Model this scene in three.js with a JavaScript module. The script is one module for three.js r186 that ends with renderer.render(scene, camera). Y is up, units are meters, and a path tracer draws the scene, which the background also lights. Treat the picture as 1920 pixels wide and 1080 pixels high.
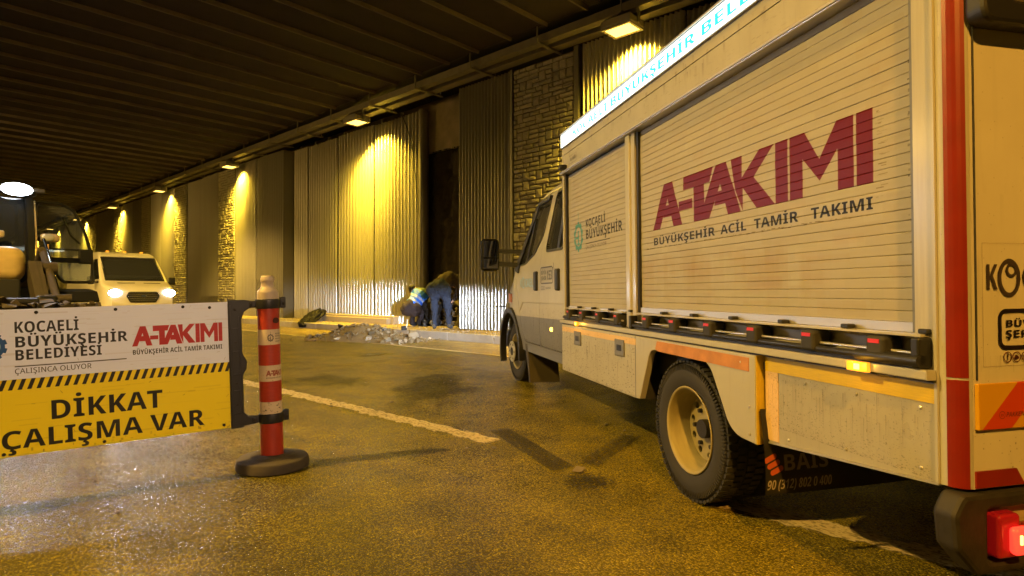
import * as THREE from 'three';
import { mergeGeometries, mergeVertices, toCreasedNormals } from 'three/addons/utils/BufferGeometryUtils.js';
import { RoundedBoxGeometry } from 'three/addons/geometries/RoundedBoxGeometry.js';
import { ConvexGeometry } from 'three/addons/geometries/ConvexGeometry.js';
import { MarchingCubes } from 'three/addons/objects/MarchingCubes.js';
import { Brush, Evaluator, SUBTRACTION, INTERSECTION } from 'three-bvh-csg';

// ------------------------------------------------------------------ camera, sky, exposure
const scene = new THREE.Scene();
const YAW = THREE.MathUtils.degToRad(47.3);
const camera = new THREE.PerspectiveCamera(51.7, 1920 / 1080, 0.05, 400);
camera.position.set(0, 1.1, 0);
camera.rotation.order = 'YXZ';
camera.rotation.set(THREE.MathUtils.degToRad(0.46), -YAW, 0);
scene.background = new THREE.Color(0.002, 0.003, 0.008);
const moon = new THREE.DirectionalLight(new THREE.Color(1, 0.95, 0.88), 0.01);
moon.position.set(-20, 40, 30); moon.castShadow = true; scene.add(moon);
const renderer = new THREE.WebGLRenderer();
renderer.toneMapping = THREE.LinearToneMapping;
renderer.toneMappingExposure = 1;
renderer.shadowMap.enabled = true;
const SODIUM = new THREE.Color(1, 0.62, 0.045), AMBERISH = new THREE.Color(1, 0.6, 0.12), DEEP = new THREE.Color(1, 0.47, 0.055), BOARD_TINT = new THREE.Color(1, 0.64, 0.36), COOL = new THREE.Color(0.82, 0.88, 1);
const L = { key: 480, behind: 620, rear: 400, narrow: 580, broad: 52, left: 170, work: 40, van: 6, truckHead: 170, sign: 3, mid: 900 };

// ------------------------------------------------------------------ helpers
let seed = 7;
const rnd = () => { seed = (seed + 0x6d2b79f5) | 0; let t = Math.imul(seed ^ (seed >>> 15), 1 | seed); t = (t + Math.imul(t ^ (t >>> 7), 61 | t)) ^ t; return ((t ^ (t >>> 14)) >>> 0) / 4294967296; };
const rr = (a, b) => a + (b - a) * rnd();
const V = (x, y, z) => new THREE.Vector3(x, y, z);
const lerp = THREE.MathUtils.lerp, clamp = THREE.MathUtils.clamp, sstep = THREE.MathUtils.smoothstep;
const used = {};
function numbered(n) { const k = used[n] = (used[n] ?? -1) + 1; return k ? n + '_' + String(k).padStart(3, '0') : n; }
function hash(x, y, s = 0) { let h = Math.imul(x | 0, 374761393) + Math.imul(y | 0, 668265263) + Math.imul(s | 0, 2147483647); h = Math.imul(h ^ (h >>> 13), 1274126177); return ((h ^ (h >>> 16)) >>> 0) / 4294967296; }
function vnoise(x, y, s = 0, per = 0) {
  const xi = Math.floor(x), yi = Math.floor(y), fx = x - xi, fy = y - yi, u = fx * fx * (3 - 2 * fx), v = fy * fy * (3 - 2 * fy), m = (a) => per ? ((a % per) + per) % per : a;
  return lerp(lerp(hash(m(xi), m(yi), s), hash(m(xi + 1), m(yi), s), u), lerp(hash(m(xi), m(yi + 1), s), hash(m(xi + 1), m(yi + 1), s), u), v);
}
function fbm(x, y, oct = 4, s = 0, per = 0) { let a = 0.5, t = 0, n = 0; for (let i = 0; i < oct; i++) { t += a * vnoise(x, y, s + i, per); n += a; a *= 0.5; x *= 2; y *= 2; per *= 2; } return t / n; }
function tex(w, h, fn, srgb = false) {           // fn(u, v) -> value 0..1 or [r,g,b]
  const d = new Uint8Array(w * h * 4);
  for (let j = 0; j < h; j++) for (let i = 0; i < w; i++) {
    const c = fn(i / w, j / h), o = (j * w + i) * 4;
    if (typeof c === 'number') d[o] = d[o + 1] = d[o + 2] = clamp(c, 0, 1) * 255; else for (let k = 0; k < 3; k++) d[o + k] = clamp(c[k], 0, 1) * 255;
    d[o + 3] = 255;
  }
  const t = new THREE.DataTexture(d, w, h); t.wrapS = t.wrapT = THREE.RepeatWrapping; t.magFilter = THREE.LinearFilter; t.needsUpdate = true;
  if (srgb) t.colorSpace = THREE.SRGBColorSpace;
  return t;
}
function canvasTex(w, h, draw, srgb = true) {
  const c = document.createElement('canvas'); c.width = w; c.height = h; const g = c.getContext('2d'); draw(g, w, h);
  const t = new THREE.CanvasTexture(c); if (srgb) t.colorSpace = THREE.SRGBColorSpace; return t;
}
function rep(t, x, y = x) { const c = t.clone(); c.repeat.set(x, y); c.needsUpdate = true; return c; }
function mat(color, o = {}) { const m = new THREE.MeshPhysicalMaterial({ roughness: 0.6, ...o }); if (Array.isArray(color)) m.color.setRGB(...color); else m.color.set(color); m.side = THREE.DoubleSide; return m; }
function obj(name, geo, m, parent) {
  const g = Array.isArray(geo) ? merged(geo) : geo;
  const o = new THREE.Mesh(g, m); o.name = parent ? name : numbered(name); o.castShadow = o.receiveShadow = true; (parent ?? scene).add(o); return o;
}
function merged(list) { return mergeGeometries(list.map((g) => { const q = g.index ? g.toNonIndexed() : g.clone(); for (const k of Object.keys(q.attributes)) if (!['position', 'normal', 'uv'].includes(k)) q.deleteAttribute(k); if (!q.attributes.uv) q.setAttribute('uv', new THREE.BufferAttribute(new Float32Array(q.attributes.position.count * 2), 2)); return q; })); }
function tag(o, label, category, group, kind) { Object.assign(o.userData, { label }); if (category) o.userData.category = category; if (group) o.userData.group = group; if (kind) o.userData.kind = kind; return o; }
function thing(name, label, category, [x, y, z] = [0, 0, 0], turn = 0, group) { const o = new THREE.Group(); o.name = numbered(name); scene.add(o); o.position.set(x, y, z); o.rotation.y = turn; return tag(o, label, category, group); }
function struct(name, geo, m, label) { const o = obj(name, geo, m); return tag(o, label, undefined, undefined, 'structure'); }
function box(x0, x1, y0, y1, z0, z1) { return new THREE.BoxGeometry(x1 - x0, y1 - y0, z1 - z0).translate((x0 + x1) / 2, (y0 + y1) / 2, (z0 + z1) / 2); }
function rbox(x0, x1, y0, y1, z0, z1, r = 0.01, seg = 2) { return new RoundedBoxGeometry(x1 - x0, y1 - y0, z1 - z0, seg, Math.min(r, (x1 - x0) / 2.01, (y1 - y0) / 2.01, (z1 - z0) / 2.01)).translate((x0 + x1) / 2, (y0 + y1) / 2, (z0 + z1) / 2); }
function bar(a, b, r, r2 = r, seg = 8) { const d = b.clone().sub(a), g = new THREE.CylinderGeometry(r2, r, d.length(), seg); g.applyQuaternion(new THREE.Quaternion().setFromUnitVectors(V(0, 1, 0), d.normalize())); return g.translate((a.x + b.x) / 2, (a.y + b.y) / 2, (a.z + b.z) / 2); }
function beamBox(a, b, w, h) { const d = b.clone().sub(a), g = new THREE.BoxGeometry(w, h, d.length()); const m = new THREE.Matrix4().lookAt(b, a, V(0, 1, 0)); g.applyMatrix4(m); return g.translate((a.x + b.x) / 2, (a.y + b.y) / 2, (a.z + b.z) / 2); }
function lathe(pts, seg = 48) { return new THREE.LatheGeometry(pts.map((p) => new THREE.Vector2(...p)), seg); }
function shape(pts, holes = []) { const s = new THREE.Shape(pts.map((p) => new THREE.Vector2(...p))); for (const h of holes) s.holes.push(h); return s; }
function prismZ(pts, z0, z1, bevel = 0, holes) { const g = new THREE.ExtrudeGeometry((pts instanceof THREE.Shape) ? pts : shape(pts, holes), { depth: z1 - z0 - 2 * bevel, bevelEnabled: bevel > 0, bevelSize: bevel, bevelThickness: bevel, bevelOffset: -bevel, bevelSegments: 2, curveSegments: 12 }); return g.translate(0, 0, z0 + bevel); }
function prismY(pts, y0, y1) { return prismZ(pts, 0, y1 - y0).rotateX(Math.PI / 2).translate(0, y1, 0); }   // pts are (x, z)
function prismX(pts, x0, x1, bevel = 0) { return prismZ(pts.map(([z, y]) => [-z, y]), x0, x1, bevel).rotateY(Math.PI / 2); }   // pts are (z, y)
function roundRect(x0, y0, x1, y1, r) { const s = new THREE.Shape(); s.moveTo(x0 + r, y0); s.lineTo(x1 - r, y0); s.quadraticCurveTo(x1, y0, x1, y0 + r); s.lineTo(x1, y1 - r); s.quadraticCurveTo(x1, y1, x1 - r, y1); s.lineTo(x0 + r, y1); s.quadraticCurveTo(x0, y1, x0, y1 - r); s.lineTo(x0, y0 + r); s.quadraticCurveTo(x0, y0, x0 + r, y0); return s; }
function uvBox(g, k) { const p = g.attributes.position, n = g.attributes.normal, uv = new Float32Array(p.count * 2); for (let i = 0; i < p.count; i++) { const ax = Math.abs(n.getX(i)), ay = Math.abs(n.getY(i)), az = Math.abs(n.getZ(i)); let u, v; if (ay > ax && ay > az) { u = p.getX(i); v = p.getZ(i); } else if (ax > az) { u = p.getZ(i); v = p.getY(i); } else { u = p.getX(i); v = p.getY(i); } uv[2 * i] = u * k; uv[2 * i + 1] = v * k; } g.setAttribute('uv', new THREE.BufferAttribute(uv, 2)); return g; }
function spot(color, I, pos, target, angle, penumbra, radius = 3, name = 'lamp') { const s = new THREE.SpotLight(color, I, 0, angle, penumbra, 2); s.name = name; s.position.copy(pos); s.target.position.copy(target); s.castShadow = true; s.shadow.radius = radius; scene.add(s, s.target); return s; }
function point(color, I, pos, radius = 1, name = 'lamp') { const p = new THREE.PointLight(color, I, 0, 2); p.name = name; p.position.copy(pos); p.castShadow = true; p.shadow.radius = radius; scene.add(p); return p; }
function fitText(g, text, x, y, w, cap, font = 'bold', color = '#111', align = 'left') {   // text with cap height cap, stretched to width w, baseline y
  g.save(); const size = cap / 0.714; g.font = `${font} ${size}px sans-serif`; g.fillStyle = color; const m = g.measureText(text).width;
  g.translate(align === 'center' ? x - w / 2 : x, y); g.scale(w / m, 1); g.fillText(text, 0, 0); g.restore();
}
// heavy slanted-cut title, drawn as outlines in a 6.4 x 1 box
function teamTitle(g, x, y, w, h, color) {
  const P = (pts) => { g.beginPath(); pts.forEach(([a, b], i) => g[i ? 'lineTo' : 'moveTo'](x + (a / 6.4) * w, y + (1 - b) * h)); g.closePath(); g.fill(); };
  g.fillStyle = color;
  P([[0, 0], [0.55, 1], [0.93, 1], [1.36, 0], [0.98, 0], [0.88, 0.24], [0.5, 0.24], [0.6, 0.5], [0.77, 0.5], [0.72, 0.66], [0.35, 0]]);
  P([[1.22, 0.3], [1.78, 0.3], [1.78, 0.5], [1.22, 0.5]]);
  P([[1.42, 0.72], [1.42, 1], [2.56, 1], [2.44, 0.72], [2.24, 0.72], [2.24, 0], [1.84, 0], [1.84, 0.72]]);
  P([[2.04, 0], [2.66, 1], [3.0, 1], [3.46, 0], [3.06, 0], [2.97, 0.22], [2.6, 0.22], [2.68, 0.48], [2.86, 0.48], [2.81, 0.62], [2.42, 0]]);
  P([[3.16, 1], [3.5, 1], [3.5, 0.6], [4.0, 1], [4.38, 1], [3.84, 0.55], [4.4, 0], [3.92, 0], [3.52, 0.42], [3.52, 0], [3.3, 0.4]]);
  P([[4.42, 0], [4.42, 1], [4.72, 1], [4.72, 0]]);
  P([[4.77, 0], [4.77, 1], [5.1, 1], [5.42, 0.52], [5.76, 1], [6.07, 1], [6.07, 0], [5.78, 0], [5.78, 0.6], [5.42, 0.2], [5.06, 0.6], [5.06, 0]]);
  P([[6.12, 0], [6.12, 1], [6.4, 1], [6.4, 0]]);
}
function gearLogo(g, cx, cy, r, color, sx = 1) {
  g.save(); g.translate(cx, cy); g.scale(sx, 1); g.fillStyle = color; g.strokeStyle = color; g.lineWidth = r * 0.24;
  g.beginPath(); g.arc(0, 0, r * 0.76, 0, 7); g.stroke();
  for (let i = 0; i < 10; i++) { g.save(); g.rotate((i * Math.PI) / 5); g.fillRect(-r * 0.16, -r, r * 0.32, r * 0.24); g.restore(); }
  g.fillRect(-r * 0.1, -r * 0.4, r * 0.2, r * 0.95); g.fillRect(-r * 0.6, 0, r * 0.55, r * 0.14); g.fillRect(-r * 0.3, r * 0.42, r * 0.6, r * 0.1);
  g.fillRect(-r * 0.03, -r * 1.65, r * 0.06, r * 0.7); g.restore();
}
function speckle(g, w, h, n, col, smin, smax) { for (let i = 0; i < n; i++) { g.fillStyle = col; const s = rr(smin, smax); g.globalAlpha = rr(0.2, 0.8); g.fillRect(rnd() * w, rnd() * h, s * rr(0.4, 2.5), s); } g.globalAlpha = 1; }

// ------------------------------------------------------------------ shared textures
const tGrain = tex(256, 256, (u, v) => 0.72 + 0.28 * fbm(u * 8, v * 8, 5, 3, 8));
const tStreak = tex(256, 256, (u, v) => 0.88 + 0.1 * fbm(u * 96, v * 4, 2, 9, 0) + 0.05 * (fbm(u * 5, v * 5, 3, 4, 5) - 0.5));
const tPaint = tex(512, 512, (u, v) => { const st = fbm(u * 60, v * 5, 3, 33), f = fbm(u * 9, v * 9, 5, 35, 9), sp = hash(u * 512, v * 512, 36); let q = 0.86 + 0.14 * f - 0.1 * sstep(st, 0.55, 0.8) * fbm(u * 4, v * 4, 2, 37, 4); if (sp > 0.9985) q *= 0.55; return [q, q * (0.985 + 0.015 * f), q * (0.95 + 0.05 * f)]; });
const tDirtRough = tex(256, 256, (u, v) => 0.45 + 0.5 * fbm(u * 6, v * 6, 5, 21, 6));
const tAsphaltBump = (() => {
  const n = 1024, a = new Float32Array(n * n).fill(0);
  for (let k = 0; k < 30000; k++) {                       // stones pressed into the binder
    const cx = rnd() * n, cy = rnd() * n, r = rr(1.6, 5.2), hgt = rr(0.35, 1), el = rr(0.7, 1.4), R = Math.ceil(r * 1.5);
    for (let y = -R; y <= R; y++) for (let x = -R; x <= R; x++) {
      const d = Math.hypot(x * el, y / el) / r; if (d >= 1) continue;
      const i = ((((cy + y) | 0) + n) % n) * n + ((((cx + x) | 0) + n) % n), q = hgt * Math.min(1, (1 - d) * 1.8); if (q > a[i]) a[i] = q;
    }
  }
  return { n, a };
})();
const tAspB = tex(1024, 1024, (u, v) => tAsphaltBump.a[Math.round(v * 1024) * 1024 + Math.round(u * 1024)] * 0.85 + 0.15 * hash(u * 1024, v * 1024, 5));
const tAspC = tex(1024, 1024, (u, v) => { const b = tAsphaltBump.a[Math.round(v * 1024) * 1024 + Math.round(u * 1024)], h = hash(Math.round(u * 340), Math.round(v * 340), 8); const st = hash(Math.round(u * 150 + 9 * b), Math.round(v * 150), 12); let q = 0.4 + 0.2 * b * (0.55 + 0.75 * st) + 0.16 * h * b + 0.16 * (fbm(u * 6, v * 6, 3, 31, 6) - 0.5); if (st > 0.93) q += 0.22 * b; return [q, q * 0.95, q * 0.8]; }, true);

// ------------------------------------------------------------------ materials
const M = {
  white: mat([0.39, 0.385, 0.365], { roughness: 0.32, clearcoat: 0.4, clearcoatRoughness: 0.15, map: tPaint, roughnessMap: null }),
  whiteDirty: mat([0.34, 0.33, 0.3], { roughness: 0.5, map: rep(tPaint, 1.3), roughnessMap: tDirtRough}),
  rearWhiteLit: mat([0.52, 0.5, 0.45], { roughness: 0.42, map: rep(tPaint, 0.9) }),  // paler copy of the white, lamp light on the rear put in
  grey: mat([0.16, 0.165, 0.19], { roughness: 0.45, map: tGrain }),
  black: mat([0.012, 0.012, 0.013], { roughness: 0.45 }),
  blackGloss: mat([0.01, 0.01, 0.012], { roughness: 0.12 }),
  rubber: mat([0.022, 0.021, 0.02], { roughness: 0.8, bumpMap: rep(tGrain, 6), bumpScale: 0.002 }),
  dark: mat([0.02, 0.02, 0.022], { roughness: 0.7 }),
  alu: mat([0.55, 0.54, 0.52], { roughness: 0.35, metalness: 0.7 }),
  chrome: mat([0.7, 0.7, 0.72], { roughness: 0.12, metalness: 1 }),
  rim: mat([0.3, 0.26, 0.13], { roughness: 0.62, metalness: 0.05, map: rep(tGrain, 2) }),
  rimLip: mat([0.5, 0.5, 0.48], { roughness: 0.3, metalness: 0.5 }),
  red: mat([0.2, 0.012, 0.006], { roughness: 0.35, map: rep(tGrain, 2) }),
  yellowTapeAndReturn: mat([0.62, 0.44, 0.02], { roughness: 0.4, map: rep(tGrain, 3) }),
  orangeTape: mat([0.55, 0.24, 0.06], { roughness: 0.6, map: rep(tDirtRough, 3) }),
  paleTape: mat([0.66, 0.46, 0.24], { roughness: 0.6, map: rep(tGrain, 3) }),
  steelDirty: mat([0.036, 0.031, 0.025], { roughness: 0.65, metalness: 0.3, map: rep(tDirtRough, 3), bumpMap: rep(tGrain, 4), bumpScale: 0.004 }),
  glass: mat([0.8, 0.84, 0.84], { roughness: 0.02, transmission: 0.94, thickness: 0 }),
  glassDark: mat([0.25, 0.27, 0.28], { roughness: 0.03, transmission: 0.9, thickness: 0 }),
  galv: mat([0.36, 0.35, 0.32], { roughness: 0.36, metalness: 0.75, map: rep(tStreak, 1) }),
  galvDullShaded: mat([0.2, 0.19, 0.17], { roughness: 0.42, metalness: 0.7, map: rep(tStreak, 1) }),  // darker copy for posts and for sheets shaded between the lamps
  galvBright: mat([0.55, 0.54, 0.5], { roughness: 0.34, metalness: 0.75, map: rep(tStreak, 1) }),
  stone: mat([0.3, 0.28, 0.24], { roughness: 0.85, map: rep(tGrain, 3), bumpMap: rep(tGrain, 6), bumpScale: 0.01 }),
  mortar: mat([0.09, 0.08, 0.066], { roughness: 0.95, map: rep(tGrain, 3) }),
  concrete: mat([0.22, 0.2, 0.17], { roughness: 0.9, map: rep(tGrain, 1), bumpMap: rep(tGrain, 3), bumpScale: 0.006 }),
  kerb: mat([0.36, 0.33, 0.28], { roughness: 0.85, map: rep(tGrain, 1), bumpMap: rep(tGrain, 5), bumpScale: 0.004 }),
  pave: mat([0.34, 0.28, 0.19], { roughness: 0.95, map: rep(tDirtRough, 0.7), bumpMap: rep(tGrain, 3), bumpScale: 0.012 }),
  earth: mat([0.05, 0.04, 0.03], { roughness: 1, map: rep(tGrain, 2), bumpMap: rep(tGrain, 5), bumpScale: 0.03 }),
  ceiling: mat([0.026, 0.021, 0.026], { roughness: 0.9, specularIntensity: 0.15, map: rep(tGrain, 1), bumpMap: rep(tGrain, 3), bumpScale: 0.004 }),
  ceilingLipLit: mat([0.1, 0.08, 0.075], { roughness: 0.9, specularIntensity: 0.2, map: rep(tGrain, 1) }),  // paler than the planks, light catching the lips put into the colour
  tray: mat([0.2, 0.18, 0.15], { roughness: 0.5, metalness: 0.4, map: rep(tGrain, 2) }),
  lampBody: mat([0.22, 0.2, 0.17], { roughness: 0.6 }),
  lampGlass: mat([1, 0.9, 0.6], { emissive: new THREE.Color(1, 0.6, 0.13), emissiveIntensity: 3.2, roughness: 0.3 }),
};
M.amber = mat([0.6, 0.25, 0.02], { emissive: new THREE.Color(1, 0.36, 0.02), emissiveIntensity: 1.3, roughness: 0.25 });
M.amberHot = mat([1, 0.6, 0.1], { emissive: new THREE.Color(1, 0.6, 0.08), emissiveIntensity: 6, roughness: 0.25 });
M.tailRed = mat([0.25, 0.01, 0.01], { emissive: new THREE.Color(0.5, 0.006, 0.01), emissiveIntensity: 0.12, roughness: 0.2 });
M.tailHot = mat([0.9, 0.05, 0.03], { emissive: new THREE.Color(1, 0.035, 0.02), emissiveIntensity: 2.2, roughness: 0.25 });
M.cabGlass = mat([0.5, 0.52, 0.5], { roughness: 0.02, transmission: 0.94, thickness: 0, ior: 2.1 });
M.void = mat([0.006, 0.006, 0.008], { roughness: 1, specularIntensity: 0.1 });  // near-black: the shade inside closed cabs is put into the colour
M.coolHot = mat([1, 1, 1], { emissive: new THREE.Color(0.85, 0.92, 1), emissiveIntensity: 40, roughness: 0.3 });

// ------------------------------------------------------------------ ground, road, pavement
struct('ground', new THREE.PlaneGeometry(600, 600).rotateX(-Math.PI / 2).translate(0, -0.05, -40), mat([0.06, 0.055, 0.05], { roughness: 1 }), 'dark flat ground around the underpass');
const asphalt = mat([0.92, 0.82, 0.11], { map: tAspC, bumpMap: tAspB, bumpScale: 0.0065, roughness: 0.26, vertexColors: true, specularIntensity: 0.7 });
{
  const g = new THREE.PlaneGeometry(13.66, 129, 110, 420).rotateX(-Math.PI / 2).translate(2.33, 0, -50.5);
  const p = g.attributes.position, n = p.count, uv = g.attributes.uv, c = new Float32Array(n * 3);
  for (let i = 0; i < n; i++) {
    const x = p.getX(i), z = p.getZ(i);
    uv.setXY(i, x / 1.3, z / 1.3);
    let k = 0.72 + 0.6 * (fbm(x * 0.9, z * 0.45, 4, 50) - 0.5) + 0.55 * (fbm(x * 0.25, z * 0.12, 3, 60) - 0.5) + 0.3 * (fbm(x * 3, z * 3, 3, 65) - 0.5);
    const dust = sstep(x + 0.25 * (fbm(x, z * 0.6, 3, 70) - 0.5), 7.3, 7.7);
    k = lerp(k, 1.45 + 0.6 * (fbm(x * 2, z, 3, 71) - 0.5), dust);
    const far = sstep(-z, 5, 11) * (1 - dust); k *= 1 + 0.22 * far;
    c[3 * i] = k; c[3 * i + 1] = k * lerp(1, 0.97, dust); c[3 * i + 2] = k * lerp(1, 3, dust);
  }
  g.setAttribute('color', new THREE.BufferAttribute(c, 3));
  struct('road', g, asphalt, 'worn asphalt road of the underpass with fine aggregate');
}
// thin sheet lying on the road, mask drawn on a canvas, bump from the asphalt (uv1)
function roadSheet(name, x0, x1, w0, w1, y, material, label) {
  const g = new THREE.PlaneGeometry(x1 - x0, w1 - w0).rotateX(-Math.PI / 2).translate((x0 + x1) / 2, y, -(w0 + w1) / 2);
  const p = g.attributes.position, u1 = new Float32Array(p.count * 2);
  for (let i = 0; i < p.count; i++) { u1[2 * i] = p.getX(i) / 1.3; u1[2 * i + 1] = p.getZ(i) / 1.3; }
  g.setAttribute('uv1', new THREE.BufferAttribute(u1, 2));
  return struct(name, g, material, label);
}
const bump1 = tAspB.clone(); bump1.channel = 1; bump1.needsUpdate = true;
const sheetMat = (color, alphaMap, o = {}) => { alphaMap.colorSpace = THREE.NoColorSpace; return mat(color, { alphaMap, transparent: true, bumpMap: bump1, bumpScale: 0.004, roughness: 0.5, ...o }); };
{ // lane dashes: worn paint
  const lineTex = (s) => { const t = tex(128, 1024, (u, v) => { const e = Math.min(u, 1 - u) * 2, n = fbm(u * 5, v * 60, 4, s), m = fbm(u * 20, v * 240, 3, s + 9), end = sstep(Math.min(v, 1 - v), 0, 0.02);
      const right = u > 0.45 ? 1 : 0; return sstep(e * 1.1 + (right ? 0.25 : -0.05) + (n - 0.5) * 1.1, 0.2, 0.5) * (0.5 + 0.5 * sstep(m, 0.33, 0.5)) * end; }); t.wrapS = t.wrapT = THREE.ClampToEdgeWrapping; return t; };
  const c = [0.55, 0.45, 0.25];
  roadSheet('lane_marking', 3.02, 3.24, 3.03, 7.8, 0.004, sheetMat(c, lineTex(5), { roughness: 0.7 }), 'worn pale lane dash on the asphalt beyond the striped post');
  roadSheet('lane_marking', 2.92, 3.14, -2.6, 1.42, 0.004, sheetMat(c, lineTex(15), { roughness: 0.7 }), 'worn pale lane dash beside the rear wheel of the truck');
  roadSheet('lane_marking', 3.02, 3.24, 12.2, 17, 0.004, sheetMat(c, lineTex(25), { roughness: 0.7 }), 'worn lane dash far behind the sign board');
  const edge = tex(64, 2048, (u, v) => sstep(Math.min(u, 1 - u) * 2 + (fbm(u * 4, v * 200, 3, 77) - 0.5), 0.1, 0.5) * 0.8);
  roadSheet('edge_line', 7.42, 7.58, -10, 60, 0.004, sheetMat([0.5, 0.42, 0.26], edge, { roughness: 0.7 }), 'faded pale edge line along the dusty gutter');
}
{ // oily and wet stains in front of the truck
  const blob = (u, v, cx, cy, rx, ry, rot) => { const c = Math.cos(rot), s = Math.sin(rot), x = (u - cx) * c + (v - cy) * s, y = -(u - cx) * s + (v - cy) * c; return Math.exp(-((x / rx) ** 2 + (y / ry) ** 2)); };
  const st = tex(512, 512, (u, v) => {
    const n = fbm(u * 7, v * 7, 4, 90) - 0.5, m = fbm(u * 26, v * 26, 3, 95) - 0.5;
    const e = blob(u, v, 0.42, 0.32, 0.27, 0.09, 0.35) * 0.5 + blob(u, v, 0.36, 0.64, 0.1, 0.13, 0) * 0.75 + blob(u, v, 0.58, 0.45, 0.24, 0.09, 0.5) * 0.8 + blob(u, v, 0.2, 0.75, 0.1, 0.1, 0) * 0.5 + blob(u, v, 0.2, 0.2, 0.08, 0.05, 0) * 0.25;
    const q = hash(Math.round(u * 500), Math.round(v * 700), 3); return sstep(e + (fbm(u * 5 + v * 3, v * 14 - u * 5, 4, 93) - 0.5) * 1.1 + n * 0.4 + m * 0.4, 0.2, 0.85) * (0.35 + 0.35 * q) * sstep(Math.min(u, 1 - u, v, 1 - v), 0, 0.08);
  });
  roadSheet('wet_stain', 3.0, 6.0, 3.6, 8.2, 0.008, sheetMat([0.02, 0.017, 0.01], st, { roughness: 0.5 }), 'dark wet stain spread on the asphalt in front of the truck');
  const sm = tex(128, 128, (u, v) => sstep(1 - Math.hypot(u - 0.5, v - 0.5) * 2.3 + (fbm(u * 6, v * 6, 3, 99) - 0.5) * 0.9, 0.2, 0.6) * 0.75);
  roadSheet('wet_stain', 5.7, 6.5, 8.7, 9.3, 0.008, sheetMat([0.02, 0.018, 0.015], sm, { roughness: 0.4 }), 'small dark oil spot on the asphalt near the rubble pile');
}
{ // wet tyre prints: a V of tread marks and a dark patch at its tip
  const X0 = 2.4, X1 = 4.4, W0 = 1.6, W1 = 3.6, S = 1024;
  const t = canvasTex(S, S, (g) => {
    g.fillStyle = '#000'; g.fillRect(0, 0, S, S);
    const px = (x, w) => [((x - X0) / (X1 - X0)) * S, ((W1 - w) / (W1 - W0)) * S];
    const track = (a, b, wid, skip) => {
      const [ax, ay] = px(...a), [bx, by] = px(...b), len = Math.hypot(bx - ax, by - ay);
      g.save(); g.translate(ax, ay); g.rotate(Math.atan2(by - ay, bx - ax));
      for (let i = 0; i < len / 1.6; i += 9) for (let j = -5; j < 5; j++) {
        if (rnd() < skip) continue;
        const v = Math.round(rr(205, 255)); g.fillStyle = `rgb(${v},${v},${v})`; const o = (j % 2) * 4;
        g.save(); g.translate(i * 1.6 + o, (j * wid) / 10); g.rotate(j < 0 ? 0.35 : -0.35); g.fillRect(0, 0, 9.5, wid / 10 - 2.6); g.restore();
      }
      g.restore();
    };
    track([3.42, 3.3], [2.93, 2.28], 92, 0.05); track([3.97, 2.42], [3.1, 2.22], 84, 0.2);
    for (let i = 0; i < 420; i++) { const [x, y] = px(2.82 + (rnd() + rnd() - 1) * 0.17, 2.02 + (rnd() + rnd() - 1) * 0.17); const v = Math.round(rr(120, 230)); g.fillStyle = `rgb(${v},${v},${v})`; g.fillRect(x, y, rr(4, 11), rr(3, 8)); }
    for (let i = 0; i < 120; i++) { const [x, y] = px(rr(3.6, 4.2), rr(2.2, 2.6)); const v = Math.round(rr(50, 140)); g.fillStyle = `rgb(${v},${v},${v})`; g.fillRect(x, y, rr(4, 12), rr(3, 8)); }
  }, false);
  roadSheet('tyre_print', X0, X1, W0, W1, 0.012, sheetMat([0.004, 0.0035, 0.003], t, { roughness: 0.5 }), 'dark wet tyre prints forming a V on the asphalt before the rear wheel');
}
{ // a few pebbles and a flat scrap on the road
  const list = []; for (let i = 0; i < 130; i++) { const x = rr(-1.5, 7), w = rr(1, 12), s = rr(0.004, 0.016); list.push(new THREE.IcosahedronGeometry(s, 0).scale(rr(0.7, 1.6), 0.6, rr(0.7, 1.6)).rotateY(rnd() * 6).translate(x, s * 0.4, -w)); }
  tag(obj('gravel', list, mat([0.13, 0.11, 0.08], { roughness: 0.9 })), 'scattered grit and pebbles on the asphalt', undefined, undefined, 'stuff');
  tag(obj('cardboard_scrap', rbox(-0.05, 0.05, 0, 0.006, -0.03, 0.03, 0.003).rotateY(0.4).translate(2.97, 0.013, -2.18), mat([0.2, 0.16, 0.1])), 'small flat scrap lying at the tip of the V of tyre prints', 'scrap');
}
{ // pavement slab and kerb stones
  const pv = struct('pavement', uvBox(box(9.34, 12, -0.04, 0.175, -115, 14), 1), M.pave, 'dusty raised pavement along the panel wall');
  for (let k = 0, w = -6; w < 60; k++) { const len = w < 20 ? 1.5 : 4; const o = obj('kerb_stone', uvBox(rbox(9.16, 9.335, -0.03, 0.18 + rr(-0.003, 0.003), -(w + len - 0.008), -w, 0.018), 1), M.kerb, pv); w += len; }
  obj('kerb_stone', box(9.16, 9.335, -0.03, 0.18, -115, -60.1), M.kerb, pv);
  const crumbs = []; for (let i = 0; i < 500; i++) { const x = 9.4 + Math.abs(rr(-1, 1)) ** 1.6 * 1.1, s = rr(0.006, 0.03); crumbs.push(new THREE.IcosahedronGeometry(s, 0).scale(1.3, 0.7, 1).rotateY(rnd() * 6).translate(Math.max(x, 9.4), 0.175 + s * 0.4, -rr(4, 20))); }
  tag(obj('debris', crumbs, mat([0.3, 0.25, 0.17], { roughness: 0.95 })), 'crumbs of soil and mortar scattered on the pavement', undefined, undefined, 'stuff');
}

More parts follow.
